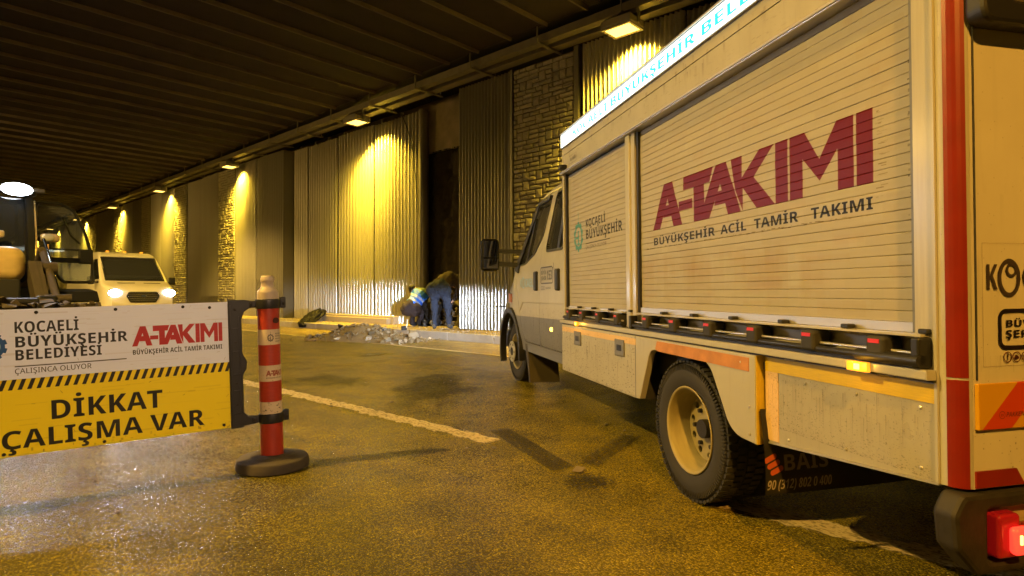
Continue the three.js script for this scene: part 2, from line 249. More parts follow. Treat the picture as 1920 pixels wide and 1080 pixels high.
// ------------------------------------------------------------------ tunnel wall: a backing wall and the panels hung on it
const H0 = 0.18;
const wall = struct('tunnel_wall', uvBox(box(11.7, 12.4, 0, 7.6, -115, 14), 0.4), M.concrete, 'concrete underpass wall behind the hung panels');
struct('opposite_wall', uvBox(box(-5.2, -4.5, -0.04, 7.6, -115, 14), 0.4), M.concrete, 'plain concrete wall on the far left side of the underpass');
function corrugated(w0, w1, x, top, pitch, depth, m, bottom = H0, flange = 0.12) {
  const prof = [], n = Math.round((w1 - w0) / pitch), pw = (w1 - w0) / n;
  prof.push([x + flange, w0], [x + flange * 0.4, w0]);
  for (let i = 0; i < n; i++) for (let k = 0; k < 8; k++) { const t = k / 8, a = Math.cos(t * 2 * Math.PI); prof.push([x + depth * 0.5 * (1 + Math.sign(a) * Math.pow(Math.abs(a), 0.75)), w0 + (i + t) * pw]); }
  prof.push([x + depth, w1], [x + flange, w1]);
  const pos = [], nor = [], uv = [], idx = [], rows = [bottom, top];
  const N = prof.map((p, i) => { const a = prof[Math.max(0, i - 1)], b = prof[Math.min(prof.length - 1, i + 1)], dx = b[0] - a[0], dw = b[1] - a[1], l = Math.hypot(dx, dw) || 1; return [-dw / l, dx / l]; });
  rows.forEach((y) => prof.forEach((p, i) => { pos.push(p[0], y + (y === top ? rr(-0.004, 0.004) : 0), -p[1]); nor.push(N[i][0], 0, -N[i][1]); uv.push(p[1] * 0.5, y * 0.16); }));
  for (let i = 0; i < prof.length - 1; i++) { const a = i, b = i + 1, c = i + prof.length, d = c + 1; idx.push(a, c, b, b, c, d); }
  const g = new THREE.BufferGeometry(); g.setAttribute('position', new THREE.Float32BufferAttribute(pos, 3)); g.setAttribute('normal', new THREE.Float32BufferAttribute(nor, 3)); g.setAttribute('uv', new THREE.Float32BufferAttribute(uv, 2)); g.setIndex(idx);
  const tone = m.clone(); tone.color.multiplyScalar(0.84 + 0.3 * hash(w0 * 100, 7)); return obj('corrugated_panel', g, tone, wall);
}
// stone-faced panel: a slab with coursed stones of mixed size standing proud of it
function stoneBlock(w, h, d) {
  const j = 0.012, f = 0.014, P = [[0, 0], [w, 0], [w, h], [0, h]], back = P.map(([a, b]) => V(0, b, -a)), fr = P.map(([a, b], i) => V(-d + rr(-j, j), b + (b ? -f : f) + rr(-j, j) * 0.5, -(a + (a ? -f : f)))), mid = V(-d - rr(0, 0.022), h * rr(0.35, 0.65), -w * rr(0.35, 0.65));
  const pos = []; const tri = (a, b, c) => pos.push(...a.toArray(), ...b.toArray(), ...c.toArray());
  for (let i = 0; i < 4; i++) { const k = (i + 1) % 4; tri(back[i], back[k], fr[k]); tri(back[i], fr[k], fr[i]); tri(fr[i], fr[k], mid); }
  const g = new THREE.BufferGeometry(); g.setAttribute('position', new THREE.Float32BufferAttribute(pos, 3)); g.computeVertexNormals(); return uvBox(g, 1);
}
function stoneLayout(width, height) {
  const u = 0.106, rows = Math.floor(height / u), cols = 18, cw = width / cols, occ = Array.from({ length: rows }, () => new Array(cols).fill(0)), out = [];
  for (let r = 0; r < rows; r++) for (let c = 0; c < cols; c++) {
    if (occ[r][c]) continue;
    let tall = rnd() < 0.2 && r + 1 < rows ? 2 : 1, wide = tall === 2 ? 2 : 2 + Math.floor(rnd() * 3), w = 0;
    while (w < wide && c + w < cols && !occ[r][c + w] && (tall === 1 || !occ[r + 1][c + w])) w++;
    for (let a = 0; a < tall; a++) for (let b = 0; b < w; b++) occ[r + a][c + b] = 1;
    out.push([c * cw + 0.008, r * u + 0.008, w * cw - 0.016, tall * u - 0.016]);
  }
  return out;
}
const stoneMats = [0.85, 1, 1.12, 0.95].map((k) => { const m = M.stone.clone(); m.color.multiplyScalar(k); return m; });
let stuffStone = null;
function stonePanel(w0, w1, x, top, near) {
  const p = obj('stone_panel', uvBox(box(x + 0.03, x + 0.3, H0, top, -w1, -w0), 1), M.mortar, wall);
  const lay = stoneLayout(w1 - w0, top - H0).sort((a, b) => b[1] - a[1]);
  if (near) lay.forEach(([a, b, w, h], i) => { if (i < 300) { const s = obj('stone', stoneBlock(w, h, rr(0.02, 0.045)), stoneMats[Math.floor(rnd() * 4)], p); s.position.set(x + 0.031, H0 + b, -(w0 + a)); } });
  const rest = near ? lay.slice(300) : lay;
  if (rest.length) { const s = obj('stone', merged(rest.map(([a, b, w, h]) => stoneBlock(w, h, rr(0.02, 0.05)).translate(x + 0.031, H0 + b, -(w0 + a)))), stoneMats[1], p); s.userData.kind = 'stuff'; }
}
const XW = 10.3, TOP = 6.36;
// near the camera, behind the truck
corrugated(-6.2, -2.4, XW, TOP, 0.115, 0.075, M.galv); corrugated(-2.35, 1.4, XW, TOP, 0.115, 0.075, M.galv);
corrugated(1.45, 5.12, XW, TOP, 0.115, 0.075, M.galv); corrugated(5.16, 7.5, XW, TOP + 0.05, 0.108, 0.075, M.galvBright);
obj('edge_post', box(XW - 0.02, XW + 0.2, H0, TOP + 0.05, -7.68, -7.56), M.galvDullShaded, wall);
stonePanel(7.7, 9.46, XW, TOP - 0.02, true);
obj('edge_post', box(XW - 0.03, XW + 0.2, H0, TOP, -9.55, -9.475), M.galvDullShaded, wall);
corrugated(9.57, 11.41, XW, TOP, 0.115, 0.075, M.galv);
// the opened bay: broken concrete above, dark soil below
{
  const g = new THREE.PlaneGeometry(2.6, 5.2, 50, 100).rotateY(-Math.PI / 2).translate(11.3, 2.75, -12.5), p = g.attributes.position;
  for (let i = 0; i < p.count; i++) { const y = p.getY(i), w = -p.getZ(i), n = fbm(w * 2.4, y * 1.6, 5, 120); p.setX(i, 11.5 - 0.5 * n - 0.35 * sstep(2.2 - y, 0, 2) * fbm(w * 1.5, y, 3, 130)); }
  g.computeVertexNormals(); obj('soil_face', uvBox(g, 1), M.earth, wall);
  const c = new THREE.PlaneGeometry(2.6, 1.5, 40, 16).rotateY(-Math.PI / 2).translate(10.95, 5.75, -12.5), q = c.attributes.position;
  for (let i = 0; i < q.count; i++) { const w = -q.getZ(i); if (q.getY(i) < 5.05) q.setY(i, 5.0 + 0.5 * (fbm(w * 2.2, 3, 4, 140) - 0.35)); q.setX(i, 10.95 + 0.03 * fbm(w * 3, q.getY(i) * 3, 3, 150)); }
  c.computeVertexNormals(); obj('concrete_band', uvBox(c, 0.6), mat([0.3, 0.25, 0.18], { roughness: 0.95, map: rep(tDirtRough, 1), bumpMap: rep(tGrain, 3), bumpScale: 0.01 }), wall);
  const bits = []; for (let i = 0; i < 60; i++) { const s = rr(0.04, 0.16), pts = []; for (let k = 0; k < 9; k++) pts.push(V(rr(-s, s), rr(-s, s) * 0.7, rr(-s, s))); bits.push(new ConvexGeometry(pts).translate(rr(11.05, 11.2), 0.2 + rr(0, 1.4) * rnd(), -rr(11.5, 13.2))); }
  const o = obj('rubble', merged(bits.map((b) => uvBox(b, 2))), mat([0.26, 0.23, 0.18], { roughness: 0.95, map: tGrain }), wall); o.userData.kind = 'stuff';
}
// set of wide-ribbed sheets left of the opening, set back a little
const XL = 10.68;
corrugated(13.55, 15.74, XL, TOP - 0.04, 0.165, 0.1, M.galvBright); corrugated(15.79, 17.84, XL, TOP, 0.165, 0.1, M.galvBright);
corrugated(17.9, 19.82, XL, TOP - 0.03, 0.165, 0.1, M.galvBright); corrugated(19.87, 21.72, XL, TOP, 0.165, 0.1, M.galvBright);
obj('edge_post', box(XW, 11.7, H0, TOP - 0.02, -20.94, -20.9), M.galvDullShaded, wall);
obj('edge_post', new THREE.CylinderGeometry(0.15, 0.15, TOP - H0, 20).translate(10.78, (TOP + H0) / 2 - 0.02, -13.4), M.galvDullShaded, wall);
for (const w of [14.3, 15.3, 16.4, 17.4, 18.4, 19.3, 20.3, 21.3]) obj('clip', rbox(XL - 0.02, XL + 0.06, TOP - 0.02, TOP + 0.08, -w - 0.03, -w + 0.03, 0.01), M.tray, wall);
tag(obj('hanging_cable', new THREE.TubeGeometry(new THREE.CatmullRomCurve3([V(10.55, 6.4, -14.2), V(10.6, 6.1, -14.05), V(10.62, 5.4, -13.75), V(10.6, 4.9, -13.62), V(10.6, 4.2, -13.5), V(10.62, 3.4, -13.5)]), 40, 0.012, 6), M.black), 'thin black cable hanging down beside the rounded end post of the opened bay', 'cable');
// further panels: paler sheets (g) stand by the lamps, lamp light put into colour
const far = [[20.95, 23.2, 'd'], [23.25, 25.15, 'g'], [25.2, 26.87, 's'], [26.92, 28.86, 'd'], [28.92, 30.62, 'd'], [30.68, 32.36, 's'], [32.42, 34.3, 'g'], [34.36, 36.15, 'g'], [36.2, 37.56, 's'], [37.62, 39.35, 'd'], [39.4, 41.24, 'g'], [41.3, 43.05, 's'], [43.1, 45.1, 'd'], [45.15, 47.12, 'd'], [47.2, 49, 's'], [49.05, 51.1, 'g']];
for (const [a, b, k] of far) { if (k === 's') stonePanel(a, b, XW, TOP - 0.03, false); else corrugated(a, b, XW + rr(0, 0.03), TOP + rr(-0.05, 0.02), 0.14, 0.08, k === 'd' ? M.galvDullShaded : M.galv); }
for (let w = 51.2, k = 0; w < 100; w += 1.95, k++) { if (k % 3 === 2) stonePanel(w, w + 1.9, XW, TOP, false); else corrugated(w, w + 1.9, XW, TOP, 0.19, 0.055, k % 2 ? M.galv : M.galvDullShaded); }

// ------------------------------------------------------------------ ceiling of narrow precast planks with downstand lips
const slab = struct('ceiling', uvBox(box(-5.2, 12.4, 7.15, 7.6, -115, 14), 0.3), M.concrete, 'concrete deck above the underpass planks');
{
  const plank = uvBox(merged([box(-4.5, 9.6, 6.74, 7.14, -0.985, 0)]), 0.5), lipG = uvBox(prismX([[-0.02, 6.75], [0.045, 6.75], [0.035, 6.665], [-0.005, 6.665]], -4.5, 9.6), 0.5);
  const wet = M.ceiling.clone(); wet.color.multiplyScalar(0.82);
  for (let i = -10; i < 105; i++) { const w = 9.92 + (i - 9) * 1.033; const b = obj('ceiling_plank', plank, hash(i, 3) > 0.5 ? M.ceiling : wet, slab); b.position.z = -w - 0.03 + 0; b.position.y = rr(-0.008, 0.008); obj('plank_lip', lipG, M.ceilingLipLit, b); }
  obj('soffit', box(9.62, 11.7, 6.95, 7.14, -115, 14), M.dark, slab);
}
// cable trays with perforated cross brackets
{
  const t1 = tag(obj('cable_tray', uvBox(merged([box(9.68, 9.71, 6.43, 6.6, -100, 12), box(9.71, 9.86, 6.43, 6.445, -100, 12), box(9.86, 9.88, 6.43, 6.56, -100, 12)]), 0.5), M.tray), 'front brown steel cable tray running under the ceiling edge above the lamps', 'cable tray');
  const t2 = tag(obj('cable_tray', uvBox(merged([box(10.04, 10.06, 6.42, 6.54, -100, 12), box(10.06, 10.26, 6.42, 6.435, -100, 12), box(10.26, 10.28, 6.42, 6.54, -100, 12)]), 0.5), M.tray), 'rear steel cable tray running close above the wall panels', 'cable tray');
  const br = merged([box(9.55, 10.5, 6.375, 6.415, -0.045, 0), box(9.55, 10.5, 6.38, 6.385, 0, 0.03), box(9.56, 9.585, 6.415, 6.96, -0.03, 0), box(10.42, 10.44, 6.415, 6.96, -0.03, 0)]);
  for (let w = -4.3; w < 80; w += 2.066) { const b = obj('bracket', br, M.tray, t1); b.position.set(0, 0, -w); }
}
// floodlights along the panel wall, and an unseen row on the opposite side
function lampGroup(name, label, x, y, w, group, side = 1) {
  const t = thing(name, label, 'floodlight', [x, y, -w], side > 0 ? 0 : Math.PI, group);
  obj('housing', merged([rbox(-0.26, 0.26, 0.02, 0.17, -0.33, 0.33, 0.03), rbox(-0.17, 0.17, 0.17, 0.22, -0.2, 0.2, 0.02)]), M.lampBody, t);
  obj('lamp_frame', merged([box(-0.25, 0.25, -0.012, 0.02, -0.32, -0.27), box(-0.25, 0.25, -0.012, 0.02, 0.27, 0.32), box(-0.25, -0.2, -0.012, 0.02, -0.27, 0.27), box(0.2, 0.25, -0.012, 0.02, -0.27, 0.27)]), M.lampBody, t);
  obj('lamp_glass', rbox(-0.2, 0.2, -0.004, 0.015, -0.27, 0.27, 0.004), M.lampGlass, t);
  obj('yoke', merged([box(-0.03, 0.03, 0.05, 0.34, -0.37, -0.34), box(-0.03, 0.03, 0.05, 0.34, 0.34, 0.37), box(-0.03, 0.03, 0.32, 0.34, -0.34, 0.34)]), M.tray, t);
  return t;
}
const XR = 9.75, YL = 6.12;
const rightLamps = [[6.13, 'yellow floodlight under the cable tray straight above the truck sign, nearest lamp'], [15.23, 'yellow floodlight above the bright ribbed sheets left of the opened bay'], [24.35, 'yellow floodlight above the corrugated sheet right of the first far stone panel'], [32.75, 'yellow floodlight above the lit stone panel over the white van'], [41.1, 'yellow floodlight just left above the white van roof'], [49.8, 'yellow floodlight seen through the upper part of the open loader door'], [58.7, 'yellow floodlight seen between the loader pillar and its open door'], [67.5, 'small far yellow lamp right of the loader pillar base']];
for (const [w, l] of rightLamps) lampGroup('tunnel_lamp', l, XR, YL, w, 'floodlights along the panel wall');
for (const w of [76, 85, -2.9]) lampGroup('tunnel_lamp', 'yellow floodlight of the panel wall row at the far end or out of sight', XR, YL, w, 'far floodlights of the row');
for (const w of [-2.9, 6.13, 15.23, 24.35, 32.75, 41.1, 49.8, 58.7, 67.5, 76, 85]) {
  spot(SODIUM, L.narrow, V(XR + 0.12, YL - 0.03, -w), V(XR + 2.9, 0, -w), 1.0, 0.95, 5, 'tunnel_lamp');
  spot(SODIUM, L.broad, V(XR - 0.05, YL - 0.03, -w), V(XR - 0.6, 0, -w), 1.36, 0.5, 5, 'tunnel_lamp');
}
for (const w of [-11.5, -3.2, 5.7, 14.6, 23.5, 32.4, 41.3, 50]) {
  lampGroup('tunnel_lamp', 'floodlight of the unseen opposite row, aimed and tinted for what it lights', -2.7, 6.35, w, 'unseen opposite row of floodlights', -1);
  const [c, I, to, ang] = w < -5 ? [BOARD_TINT, L.behind, V(1.0, 0.75, -3.8), 0.11] : w < 0 ? [DEEP, L.rear, V(2.9, 1.5, -0.1), 0.33] : [AMBERISH, w < 6 ? L.key : w < 15 ? L.mid : L.left, w > 6 && w < 15 ? V(5.2, 1.0, -20) : w > 20 && w < 25 ? V(5, 1, -21) : V(-1.9, 0, -w), w > 6 && w < 15 ? 0.36 : 1.36];  // out of view, aimed to light the board, truck rear, van and left sheets
  spot(c, I, V(-2.65, 6.32, -w), to, ang, w < 0 ? 0.7 : 0.4, 5, 'tunnel_lamp');
}

// ------------------------------------------------------------------ the repair truck (local x forward, y up, z to its right side)
const truckYaw = THREE.MathUtils.degToRad(47.3 - 13.3);                       // heading, to the right of the tunnel axis
const F = V(Math.sin(truckYaw), 0, -Math.cos(truckYaw)), R = V(Math.cos(truckYaw), 0, Math.sin(truckYaw));
const truckPos = F.clone().multiplyScalar(2.88).add(R.clone().multiplyScalar(2.7));
const truck = thing('repair_truck', 'white crew-cab repair truck with grey roller shutters and red A-TAKIMI lettering', 'truck', [truckPos.x, 0.011, truckPos.z]);
truck.rotation.order = 'YXZ'; truck.rotation.y = Math.PI / 2 - truckYaw; truck.rotation.x = THREE.MathUtils.degToRad(-0.6);
const S = (s) => s - 2.88, P = (p) => p - 2.7;
const tb = (s0, s1, h0, h1, p0, p1) => box(S(s0), S(s1), h0, h1, P(p0), P(p1));
const trb = (s0, s1, h0, h1, p0, p1, r, seg) => rbox(S(s0), S(s1), h0, h1, P(p0), P(p1), r, seg);
const tSide = (pts, p0, p1, bevel, holes) => prismZ((pts instanceof THREE.Shape) ? pts : pts.map(([s, h]) => [S(s), h]), P(p0), P(p1), bevel, holes);
const tPlan = (pts, h0, h1) => prismY(pts.map(([s, p]) => [S(s), P(p)]), h0, h1);
const tv = (s, h, p) => V(S(s), h, P(p));
const tWorld = (s, h, p) => { truck.updateMatrixWorld(true); return tv(s, h, p).applyMatrix4(truck.matrixWorld); };
// a thin printed sheet on the left side / rear of the truck
function sideSheet(name, s0, s1, h0, h1, p, m, parent = truck) { const g = new THREE.PlaneGeometry(s1 - s0, h1 - h0).rotateY(Math.PI).translate((S(s0) + S(s1)) / 2, (h0 + h1) / 2, P(p)); return obj(name, g, m, parent); }
function rearSheet(name, p0, p1, h0, h1, s, m) { const g = new THREE.PlaneGeometry(p1 - p0, h1 - h0).rotateY(-Math.PI / 2).translate(S(s), (h0 + h1) / 2, (P(p0) + P(p1)) / 2); return obj(name, g, m, truck); }
const decal = (t, o = {}) => { t.colorSpace = THREE.SRGBColorSpace; return mat('#ffffff', { map: t, transparent: true, roughness: 0.35, ...o }); };
const clearTex = (w, h, draw) => canvasTex(w, h, (g) => { g.clearRect(0, 0, w, h); draw(g, w, h); });
{
  // ---- box body
  obj('body_core', tb(1.44, 4.93, 0.6, 2.46, 1.74, 3.8), M.dark, truck);
  obj('roof', trb(1.38, 4.97, 2.44, 2.49, 1.7, 3.82, 0.02), M.white, truck);
  obj('right_panel', tb(1.42, 4.95, 0.53, 2.44, 3.8, 3.82), M.white, truck);
  obj('front_bulkhead', tb(4.93, 4.95, 0.6, 2.44, 1.74, 3.8), M.white, truck);
  // rear: panel, rounded red corner
  obj('rear_panel', uvBox(tb(1.37, 1.395, 0.53, 2.44, 1.704, 3.76), 0.8), M.rearWhiteLit, truck);
  const arc = []; for (let i = 0; i <= 8; i++) { const a = (i / 8) * Math.PI / 2; arc.push([1.425 - 0.055 * Math.sin(a), 1.715 - 0.055 * Math.cos(a)]); }
  obj('corner_post', tPlan([...arc, [1.44, 1.715], [1.44, 1.66]], 0.53, 2.44), M.white, truck);
  const arcO = arc.slice(1, 7), ro = arcO.map(([s, p]) => [1.425 + (s - 1.425) * 1.03, 1.715 + (p - 1.715) * 1.03]);
  obj('red_strip', tPlan([...ro, ...arcO.slice().reverse()], 0.53, 0.845), M.red, truck);
  obj('red_strip', tPlan([...ro, ...arcO.slice().reverse()], 0.852, 2.44), M.red, truck);
  obj('corner_trim', tb(1.437, 1.447, 0.53, 2.44, 1.652, 1.665), M.white, truck);
  obj('seam', tb(1.365, 1.371, 0.845, 2.44, 1.7145, 1.7175), M.dark, truck);
  // rear window with heavy rubber frame
  const fr = roundRect(0, 0, 0.9, 0.5, 0.05); fr.holes.push(roundRect(0.1, 0.07, 0.8, 0.43, 0.03));
  const frame = prismZ(fr, 0, 0.06, 0.012).rotateY(-Math.PI / 2).translate(S(1.37), 1.865, P(1.688));
  const rw = obj('rear_window', frame, M.black, truck);
  obj('pane', new THREE.PlaneGeometry(0.72, 0.38).rotateY(-Math.PI / 2).translate(S(1.345), 1.865 + 0.25, P(1.688) + 0.45), mat([0.1, 0.085, 0.06], { roughness: 0.25, map: rep(tStreak, 2), clearcoat: 0.5 }), rw);
  // rear prints
  rearSheet('print', 1.739, 2.24, 0.883, 1.245, 1.3665, decal(clearTex(1024, 740, (g, w, h) => {
    const k = w / 0.501; g.strokeStyle = 'rgba(120,90,50,.7)'; g.lineWidth = 2; g.strokeRect(2, 2, w - 4, h - 4);
    const Y = (hh) => (1.245 - hh) * k, X = (p) => (p - 1.739) * k, C = '#3b3330';
    fitText(g, 'K', X(1.749), Y(1.108), 0.047 * k, 0.074 * k, 'bold', C);
    g.strokeStyle = C; g.lineWidth = 0.013 * k; g.beginPath(); g.ellipse(X(1.84), Y(1.142), 0.036 * k, 0.05 * k, 0, 0, 7); g.stroke(); g.lineWidth = 0.009 * k; g.beginPath(); g.arc(X(1.849), Y(1.165), 0.017 * k, 0, 7); g.stroke();
    fitText(g, 'CAELİ', X(1.885), Y(1.108), 0.3 * k, 0.074 * k, 'bold', C);
    g.strokeStyle = '#1c1512'; g.lineWidth = 0.012 * k; g.beginPath(); g.roundRect(X(1.803), Y(1.045), 0.4 * k, 0.108 * k, 0.022 * k); g.stroke();
    fitText(g, 'BÜYÜK', X(1.822), Y(0.998), 0.16 * k, 0.02 * k, 'bold', '#1c1512'); fitText(g, 'ŞEHİR', X(1.822), Y(0.966), 0.15 * k, 0.022 * k, 'bold', '#1c1512'); fitText(g, '153', X(2.01), Y(0.966), 0.16 * k, 0.058 * k, 'bold', '#1c1512');
    for (let i = 0; i < 4; i++) { g.lineWidth = 0.0028 * k; g.strokeStyle = '#5a2a14'; g.beginPath(); g.arc(X(1.83 + i * 0.034), Y(0.909), 0.0145 * k, 0, 7); g.stroke(); }
    fitText(g, 'f', X(1.8265), Y(0.9), 0.008 * k, 0.018 * k, 'bold', '#3a1a10'); g.fillStyle = '#3a1a10'; g.beginPath(); g.ellipse(X(1.864), Y(0.908), 0.008 * k, 0.006 * k, 0.5, 0, 7); g.fill(); g.beginPath(); g.moveTo(X(1.856), Y(0.916)); g.lineTo(X(1.866), Y(0.902)); g.lineTo(X(1.857), Y(0.901)); g.fill();
    g.strokeRect(X(1.891), Y(0.915), 0.012 * k, 0.012 * k);
  })));
  rearSheet('grime', 1.7, 2.3, 0.53, 1.3, 1.3672, decal(clearTex(512, 640, (g, w, h) => { for (let i = 0; i < 90; i++) { g.fillStyle = `rgba(60,40,15,${rr(0.15, 0.7)})`; g.fillRect(rnd() * w, h * (0.45 + 0.5 * rnd()), rr(1, 4), rr(1, 5)); } for (let i = 0; i < 60; i++) { g.fillStyle = `rgba(80,60,25,${rr(0.04, 0.16)})`; g.fillRect(rnd() * w, h * 0.5, rr(1, 3), rr(6, 50)); } }), { roughness: 0.8 }));
  const tape = canvasTex(1024, 256, (g, w, h) => { g.fillStyle = '#b98a10'; g.fillRect(0, 0, w, h); g.fillStyle = '#b03a08'; for (let i = 0; i < 3; i++) { const x = 90 + i * 430; g.beginPath(); g.moveTo(x - 70, h); g.lineTo(x + 190, 0); g.lineTo(x + 400, 0); g.lineTo(x + 140, h); g.fill(); } g.globalAlpha = 0.75; fitText(g, 'PAKKENS', 190, 190, 150, 26, 'bold italic', '#3a1508'); g.strokeStyle = '#3a1508'; g.lineWidth = 3; g.beginPath(); g.arc(165, 178, 20, 0, 7); g.stroke(); fitText(g, 'E9', 155, 186, 20, 14, 'bold', '#3a1508'); g.globalAlpha = 1; });
  const tg = trb(1.357, 1.37, 0.702, 0.836, 1.708, 2.24, 0.003); uvTape(tg, P(1.708), P(2.24), 0.702, 0.836); obj('reflective_plate', tg, mat('#ffffff', { map: tape, roughness: 0.4 }), truck);
  obj('red_plate', prismX([[P(1.706), 0.534], [P(1.706), 0.582], [P(1.855), 0.582], [P(1.885), 0.534]].map(([z, y]) => [z, y]), S(1.364), S(1.37)), M.red, truck);

  // ---- left side: posts, fascia, sill
  obj('rear_post', tb(1.447, 1.515, 0.87, 2.14, 1.66, 1.74), M.white, truck);
  obj('shutter_guide', tb(1.515, 1.535, 0.975, 2.14, 1.672, 1.74), M.grey, truck);
  obj('shutter_guide', tb(3.505, 3.53, 0.975, 2.14, 1.675, 1.74), M.black, truck);
  obj('middle_post', merged([tb(3.53, 3.585, 0.87, 2.14, 1.663, 1.74), trb(3.585, 3.655, 0.87, 2.14, 1.65, 1.74, 0.012)]), M.white, truck);
  obj('shutter_guide', tb(4.93, 4.955, 0.93, 2.14, 1.672, 1.74), M.black, truck);
  obj('front_post', trb(4.955, 4.99, 0.87, 2.44, 1.655, 1.74, 0.01), M.white, truck);
  obj('fascia', uvBox(merged([tb(1.38, 4.99, 2.155, 2.3, 1.66, 1.74), tb(1.38, 4.99, 2.303, 2.36, 1.657, 1.74)]), 1), M.white, truck);
  obj('fascia_lip', merged([trb(1.4, 4.99, 2.132, 2.155, 1.632, 1.735, 0.006), tb(1.4, 4.99, 2.14, 2.15, 1.626, 1.632)]), M.alu, truck);
  for (let s = 1.9; s < 4.9; s += 0.75) obj('screw', trb(s, s + 0.014, 2.156, 2.168, 1.65, 1.66, 0.003), M.dark, truck);
  sideSheet('maker_plate', 4.62, 4.8, 2.19, 2.26, 1.6585, decal(clearTex(256, 100, (g, w, h) => { g.strokeStyle = '#666'; g.lineWidth = 3; g.strokeRect(3, 3, w - 6, h - 6); fitText(g, 'BAİS', 110, 66, 120, 36, 'bold', '#444'); g.fillStyle = '#555'; g.beginPath(); g.arc(60, 50, 22, 0, 7); g.fill(); })));
  obj('side_lamp', trb(4.86, 4.94, 2.165, 2.205, 1.6, 1.66, 0.012), M.black, truck);
  // lit name sign along the roof edge
  const signTex = (white) => canvasTex(2048, 96, (g, w, h) => { g.fillStyle = white; g.fillRect(0, 0, w, h); g.globalAlpha = 0.9; const c = '#0b9a96'; gearLogo(g, 110, 54, 28, c, 0.9); fitText(g, 'KOCAELİ BÜYÜKŞEHİR BELEDİYESİ', 170, 76, 1720, 54, 'bold', c); });
  const st = signTex('#e9fbff');
  const sg = obj('roof_sign', tb(1.42, 4.97, 2.362, 2.478, 1.642, 1.7), M.alu, truck);
  sideSheet('sign_face', 1.43, 4.965, 2.368, 2.472, 1.6395, mat('#ffffff', { map: st, emissive: new THREE.Color(1, 1, 1), emissiveMap: st, emissiveIntensity: 2.4, roughness: 0.3 }), sg);
  obj('sign_lid', tb(1.42, 4.97, 2.478, 2.488, 1.63, 1.7), M.alu, sg);
  const c = tWorld(3.2, 2.42, 1.62), la = new THREE.RectAreaLight(new THREE.Color(0.82, 0.95, 1), L.sign, 3.5, 0.1); la.name = 'roof_sign'; la.position.copy(c); la.lookAt(c.clone().sub(R)); scene.add(la);
  // lower sill: recessed strip, ledge
  obj('recess_panel', uvBox(tb(1.447, 4.955, 0.868, 0.968, 1.7, 1.74), 2), M.whiteDirty, truck);
  obj('ledge', uvBox(tSide([[1.44, 0.838], [4.99, 0.838], [4.99, 0.868], [1.44, 0.868]], 1.618, 1.74, 0.004), 2), M.white, truck);
  obj('ledge', tb(1.44, 4.99, 0.831, 0.838, 1.64, 1.74), M.black, truck);
  // roller shutters: one slat after another
  const big = canvasTex(2048, 1216, (g, w, h) => {
    g.fillStyle = '#95928b'; g.fillRect(0, 0, w, h); const k = w / 1.97, X = (s) => (3.505 - s) * k, Y = (hh) => (2.145 - hh) * k;
    for (let i = 0; i < 500; i++) { g.fillStyle = `rgba(${rnd() < 0.5 ? '120,95,50' : '205,200,190'},${rr(0.02, 0.06)})`; g.fillRect(rnd() * w, rnd() * h, rr(20, 260), rr(4, 60)); }
    for (let i = 0; i < 60; i++) { const x = rnd() * w * 0.75, y = Y(1.36) + rnd() * 90; const gr = g.createLinearGradient(0, y, 0, y + rr(120, 420)); gr.addColorStop(0, 'rgba(120,88,35,.0)'); gr.addColorStop(0.2, `rgba(120,88,35,${rr(0.02, 0.07)})`); gr.addColorStop(1, 'rgba(120,88,35,0)'); g.fillStyle = gr; g.fillRect(x, y, rr(30, 160), 420); }
    for (let i = 0; i < 34; i++) { g.fillStyle = `rgba(40,36,30,${rr(0.15, 0.6)})`; const y = Y(rr(1.25, 1.9)); g.fillRect(X(1.565) + rr(0, 22), y, rr(3, 18), rr(3, 12)); }
    for (let i = 0; i < 26; i++) { g.fillStyle = `rgba(80,66,36,${rr(0.15, 0.5)})`; g.fillRect(X(1.69) + rr(0, 24), Y(1.72 - 0.0365 * (i % 9) + rr(-0.006, 0.006)), rr(8, 44), rr(1, 4)); }
    for (let i = 0; i < 90; i++) { g.fillStyle = `rgba(70,55,25,${rr(0.2, 0.8)})`; g.fillRect(X(rr(1.72, 3.45)), Y(1.375) + rr(-3, 5), rr(4, 26), rr(2, 4)); }
    teamTitle(g, X(3.34), Y(1.738), 1.64 * k, 0.258 * k, '#5c0a11');
    const words = [['BÜYÜKŞEHİR', 3.34, 2.668], ['ACİL', 2.62, 2.41], ['TAMİR', 2.357, 2.07], ['TAKIMI', 2.0, 1.7]]; for (const [t, a, b] of words) fitText(g, t, X(a), Y(1.388), (a - b) * k, 0.043 * k, 'bold', '#15171c');
  });
  const small = canvasTex(1280, 1216, (g, w, h) => {
    g.fillStyle = '#95928b'; g.fillRect(0, 0, w, h); const kx = w / 1.275, ky = h / 1.17, X = (s) => (4.93 - s) * kx, Y = (hh) => (2.145 - hh) * ky;
    for (let i = 0; i < 300; i++) { g.fillStyle = `rgba(${rnd() < 0.5 ? '120,95,50' : '205,200,190'},${rr(0.02, 0.06)})`; g.fillRect(rnd() * w, rnd() * h, rr(20, 200), rr(4, 60)); }
    gearLogo(g, X(4.69), Y(1.565), 0.125 * ky, '#3f7f86', 0.85);
    fitText(g, 'KOCAELİ', X(4.52), Y(1.625), 0.42 * kx, 0.062 * ky, 'bold', '#1a1c1e'); fitText(g, 'BÜYÜKŞEHİR', X(4.52), Y(1.53), 0.72 * kx, 0.072 * ky, 'bold', '#1a1c1e');
    g.fillStyle = '#333'; g.fillRect(X(4.52), Y(1.497), 0.5 * kx, 0.006 * ky); fitText(g, 'ÇALIŞINCA OLUYOR', X(4.52), Y(1.452), 0.43 * kx, 0.026 * ky, '', '#333');
  });
  const slatP = [[0.002, 0.0001], [-0.001, 0.0007], [-0.0014, 0.003], [-0.0014, 0.0335], [-0.001, 0.0355], [0.002, 0.036]];   // (out, up)
